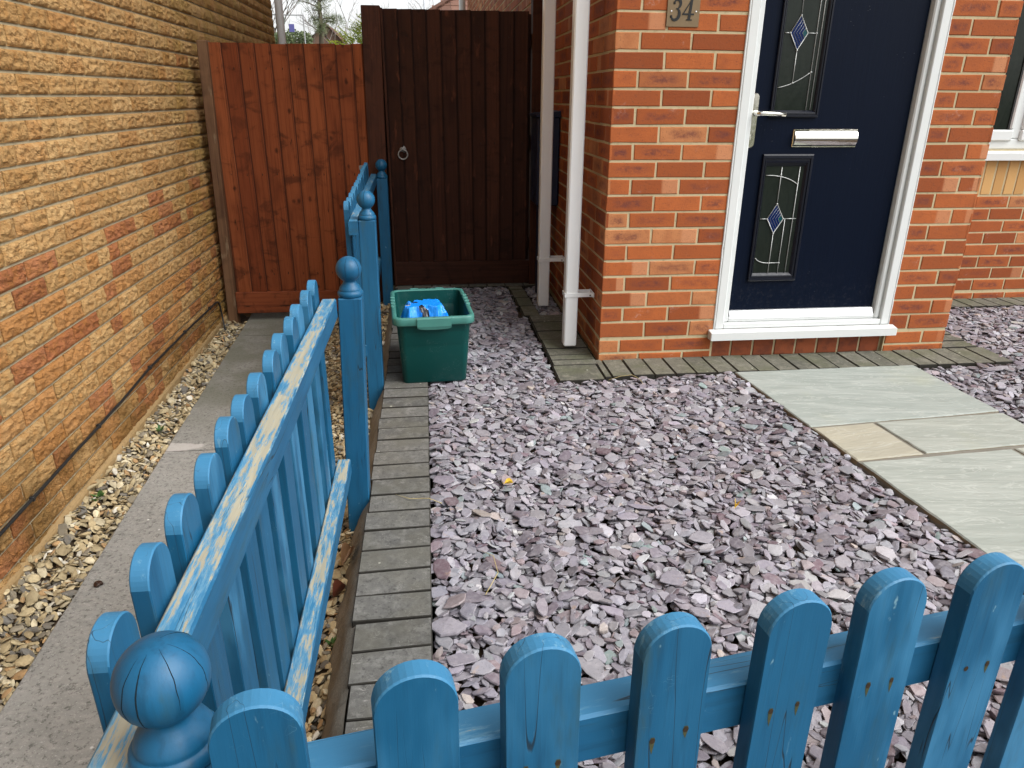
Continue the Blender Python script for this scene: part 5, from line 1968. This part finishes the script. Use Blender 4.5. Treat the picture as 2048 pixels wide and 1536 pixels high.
bare_tree((-1.6, 36.0, -0.6), 10.0, 12, "bare tree whose twigs show over the dark gate", M['bark'], 0.5, 0.14)
bare_tree((-5.55, 22.0, -0.6), 5.2, 21, "dark bare stems close behind the sign boards", M['barkd'], 0.3, 0.10, levels=4)

ct = thing("conifer_tree", "open-crowned green pine showing above the red-brown gate", "tree", (-4.75, 29.0, -0.6))
a = MB()
a.tube([(-4.75, 29, -0.6), (-4.8, 29, 2.0), (-4.7, 29, 3.6), (-4.72, 29, 5.8)], [0.14, 0.11, 0.085, 0.03], 8)
rgc = random.Random(4)
crown = MB()
clumps = []
for k in range(26):
    z = rgc.uniform(3.3, 5.8)
    L = rgc.uniform(0.35, 1.05) * (1.0 if z < 4.6 else 0.75)
    an = rgc.uniform(0, 6.28)
    p0 = Vector((-4.72, 29, z - 0.15))
    p1 = p0 + Vector((math.cos(an) * L, math.sin(an) * L, rgc.uniform(-0.05, 0.25)))
    a.tube([tuple(p0), tuple((p0 + p1) / 2 + Vector((0, 0, 0.04))), tuple(p1)], [0.03, 0.02, 0.008], 5)
    clumps.append((p1, rgc.uniform(0.14, 0.32)))
    clumps.append(((p0 * 0.4 + p1 * 0.6) + Vector((0, 0, 0.08)), rgc.uniform(0.10, 0.22)))
a.build("trunk", [M['barkd']], ct, False)
for (c, r) in clumps:
    tone = rgc.random()
    for k in range(int(150 * r / 0.2)):
        d = Vector((rgc.gauss(0, 1), rgc.gauss(0, 1), rgc.gauss(0, 0.6))).normalized()
        p = c + d * r * rgc.uniform(0.2, 1.0) ** 0.6
        t = (d + Vector((rgc.uniform(-.6, .6), rgc.uniform(-.6, .6), rgc.uniform(-.2, .7)))).normalized()
        s = t.orthogonal().normalized() * 0.008
        L = rgc.uniform(0.06, 0.12)
        crown.add([tuple(p - s), tuple(p + s), tuple(p + t * L)], [(0, 1, 2)], 0, (min(1, max(0, tone + rgc.uniform(-.3, .3))), rgc.random(), 0))
crown.build("crown", [M['needle']], ct, False)

gb = thing("golden_conifer", "bright yellow-green conifer bush behind the red-brown gate", "bush", (-1.15, 7.2, -0.6))
a = MB()
a.tube([(-1.15, 7.2, -0.6), (-1.15, 7.2, 1.6)], [0.05, 0.02], 6)
a.build("trunk", [M['barkd']], gb, False)
crown = MB()
rgb_ = random.Random(6)
for k in range(2400):
    z = rgb_.uniform(-0.5, 1.93)
    R0 = 1.20 * (1 - max(0, (z - 0.9)) / 1.06) ** 0.62
    an = rgb_.uniform(0, 6.28)
    rr = R0 * rgb_.uniform(0.62, 1.02) * (1 + 0.18 * math.sin(an * 5 + z * 4))
    p = Vector((-1.28 + rr * math.cos(an), 7.2 + rr * math.sin(an), z))
    d = Vector((math.cos(an) * 0.9, math.sin(an) * 0.9, rgb_.uniform(0.1, 1.0))).normalized()
    L = rgb_.uniform(0.09, 0.17)
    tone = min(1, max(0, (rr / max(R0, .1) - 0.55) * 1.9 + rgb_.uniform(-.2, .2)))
    sd = d.cross(Vector((0, 0, 1)))
    if sd.length < 0.05:
        continue
    sd.normalize()
    for f in range(7):
        t = f / 6
        q = p + d * L * t
        for s in (-1, 1):
            w = L * 0.42 * (1 - t * 0.75)
            tip = q + sd * s * w + d * w * 0.7 + Vector((0, 0, rgb_.uniform(-.01, .02)))
            e_ = d * 0.010
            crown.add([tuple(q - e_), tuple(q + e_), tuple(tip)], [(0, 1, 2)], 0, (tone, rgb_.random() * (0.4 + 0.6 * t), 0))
crown.build("crown", [M['gold']], gb, False)

hd_ = thing("hedge", "dull green hedge behind the sign boards beyond the gate", "hedge", (-5.2, 27.0, -0.6))
crown = MB()
for k in range(5000):
    x = rgb_.uniform(-6.4, -4.85)
    y = rgb_.uniform(26.6, 27.6)
    top = 3.15 + 0.25 * nz(x * 3, y * 3)
    z = top - abs(rgb_.gauss(0, 0.9))
    if z < -0.6:
        continue
    p = Vector((x, y, z))
    t = Vector((rgb_.uniform(-1, 1), rgb_.uniform(-1, 1), rgb_.uniform(-1, 1))).normalized()
    s = t.orthogonal().normalized() * 0.03
    crown.add([tuple(p - t * 0.045), tuple(p + s), tuple(p + t * 0.045), tuple(p - s)], [(0, 1, 2, 3)], 0, r3())
crown.build("foliage", [M['hedge']], hd_, False)

sg = thing("sign_frame", "thin steel frame carrying a grey-green board and a violet-blue board", "sign", (-5.2, 25.0, -0.6))
m = MB()
for x in (-6.0, -4.80):
    m.tube([(x, 25, -0.6), (x, 25, 3.53)], 0.022, 8)
m.tube([(-6.02, 25, 3.545), (-4.78, 25, 3.555)], 0.018, 8)
m.build("steel_frame", [M['steel']], sg)
m = MB()
m.box(-5.72, -5.42, 24.96, 24.975, 3.26, 3.50, 0.003)
m.build("green_board", [M['signg']], sg)
m = MB()
m.box(-5.30, -5.12, 24.96, 24.975, 3.02, 3.27, 0.003)
m.build("blue_board", [M['signb']], sg)

def far_house(label, x0, x1, y0, y1, ze, zr, axis, wallm, loc):
    h = thing("distant_house", label, "house", loc)
    w = MB()
    w.box(x0, x1, y0, y1, -0.6, ze)
    if axis == 'x':
        ym = (y0 + y1) / 2
        w.add([(x0, y0, ze), (x0, y1, ze), (x0, ym, zr)], [(0, 1, 2)])
        w.add([(x1, y0, ze), (x1, y1, ze), (x1, ym, zr)], [(0, 1, 2)])
    else:
        xm = (x0 + x1) / 2
        w.add([(x0, y0, ze), (x1, y0, ze), (xm, y0, zr)], [(0, 1, 2)])
        w.add([(x0, y1, ze), (x1, y1, ze), (xm, y1, zr)], [(0, 1, 2)])
    w.build("wall", [wallm], h)
    r = MB()
    if axis == 'x':
        ym = (y0 + y1) / 2
        L = math.hypot(ym - y0 + 0.3, zr - ze)
        nv = max(4, int(L / 0.32))
        k = (zr - ze) / (ym - y0)
        nu = int((x1 - x0 + 0.6) / 0.3)
        dv = ((ym - y0 + 0.3) / nv)
        tiles(r, (x0 - 0.3, y0 - 0.3, ze - 0.3 * k + 0.02), ((x1 - x0 + 0.6) / nu, 0, 0), (0, dv, dv * k), nu, nv, 0.05)
        tiles(r, (x0 - 0.3, y1 + 0.3, ze - 0.3 * k + 0.02), ((x1 - x0 + 0.6) / nu, 0, 0), (0, -dv, dv * k), nu, nv, 0.05)
    else:
        xm = (x0 + x1) / 2
        k = (zr - ze) / (xm - x0)
        nv = max(4, int(math.hypot(xm - x0 + 0.3, zr - ze) / 0.32))
        nu = int((y1 - y0 + 0.6) / 0.3)
        dv = (xm - x0 + 0.3) / nv
        tiles(r, (x0 - 0.3, y0 - 0.3, ze - 0.3 * k + 0.02), (0, (y1 - y0 + 0.6) / nu, 0), (dv, 0, dv * k), nu, nv, 0.05)
        tiles(r, (x1 + 0.3, y0 - 0.3, ze - 0.3 * k + 0.02), (0, (y1 - y0 + 0.6) / nu, 0), (-dv, 0, dv * k), nu, nv, 0.05)
    r.build("roof", [M['rooft']], h, False)
    return h
h1 = far_house("far brick house with a pointed brown gable behind the pine", -8.4, -5.6, 50, 57, 3.9, 5.35, 'y', M['brownr'], (-7.0, 53, -0.6))
m = MB()
m.box(-7.25, -6.95, 49.9, 49.99, 3.2, 3.8)
m.build("window", [M['glass']], h1)
h2 = thing("distant_house", "nearer house with hipped brown tiled roof beside the white rear pipe", "house", (2.5, 22, -0.6))
m = MB()
m.box(-0.5, 6.0, 18.5, 25.5, -0.6, 2.95)
m.build("wall", [M['render']], h2)
m = MB()
for v in range(15):
    a = -0.75 + 0.25 * v
    nu = int((6.5 - 2 * 0.25 * v + 0.5) / 0.26)
    for u in range(nu):
        x = a + 0.26 * u
        y0 = 18.2 + 0.25 * v
        z0 = 2.93 + 0.165 * v
        m.add([(x, y0, z0 + 0.04), (x + 0.25, y0, z0 + 0.04), (x + 0.25, y0 + 0.27, z0 + 0.19), (x, y0 + 0.27, z0 + 0.19), (x, y0, z0), (x + 0.25, y0, z0)], [(0, 1, 2, 3), (4, 5, 1, 0)], 0, r3())
    for u in range(int((7.3 - 0.5 * v) / 0.26)):
        y = 18.2 + 0.25 * v + 0.26 * u
        z0 = 2.93 + 0.165 * v
        m.add([(a, y, z0 + 0.04), (a, y + 0.25, z0 + 0.04), (a + 0.27, y + 0.25, z0 + 0.19), (a + 0.27, y, z0 + 0.19)], [(0, 1, 2, 3)], 0, r3())
m.tube([(-0.78, 18.17, 2.95), (-0.75 + 3.6, 18.2 + 3.6, 2.95 + 2.38)], 0.07, 8, 0, (0.6, 0, 0))
m.build("roof", [M['rooft']], h2, False)
m = MB()
m.box(0.8, 1.9, 18.42, 18.49, 0.6, 1.8)
m.build("window", [M['glass']], h2)
lc_ = thing("lamp_post", "slim pale lamp column rising over the dark gate", "lamp post", (-0.62, 30.0, -0.6))
m = MB()
m.tube([(-0.62, 30, -0.6), (-0.62, 30, 6.0)], [0.07, 0.045], 10)
m.build("column", [M['lampp']], lc_)
m = MB()
m.tube([(-0.62, 30, 6.0), (-0.62, 29.6, 6.15), (-0.62, 29.1, 6.18)], [0.04, 0.035, 0.03], 8)
m.box(-0.70, -0.54, 28.6, 29.1, 6.12, 6.22, 0.02)
m.build("lamp_head", [M['lampp']], lc_)
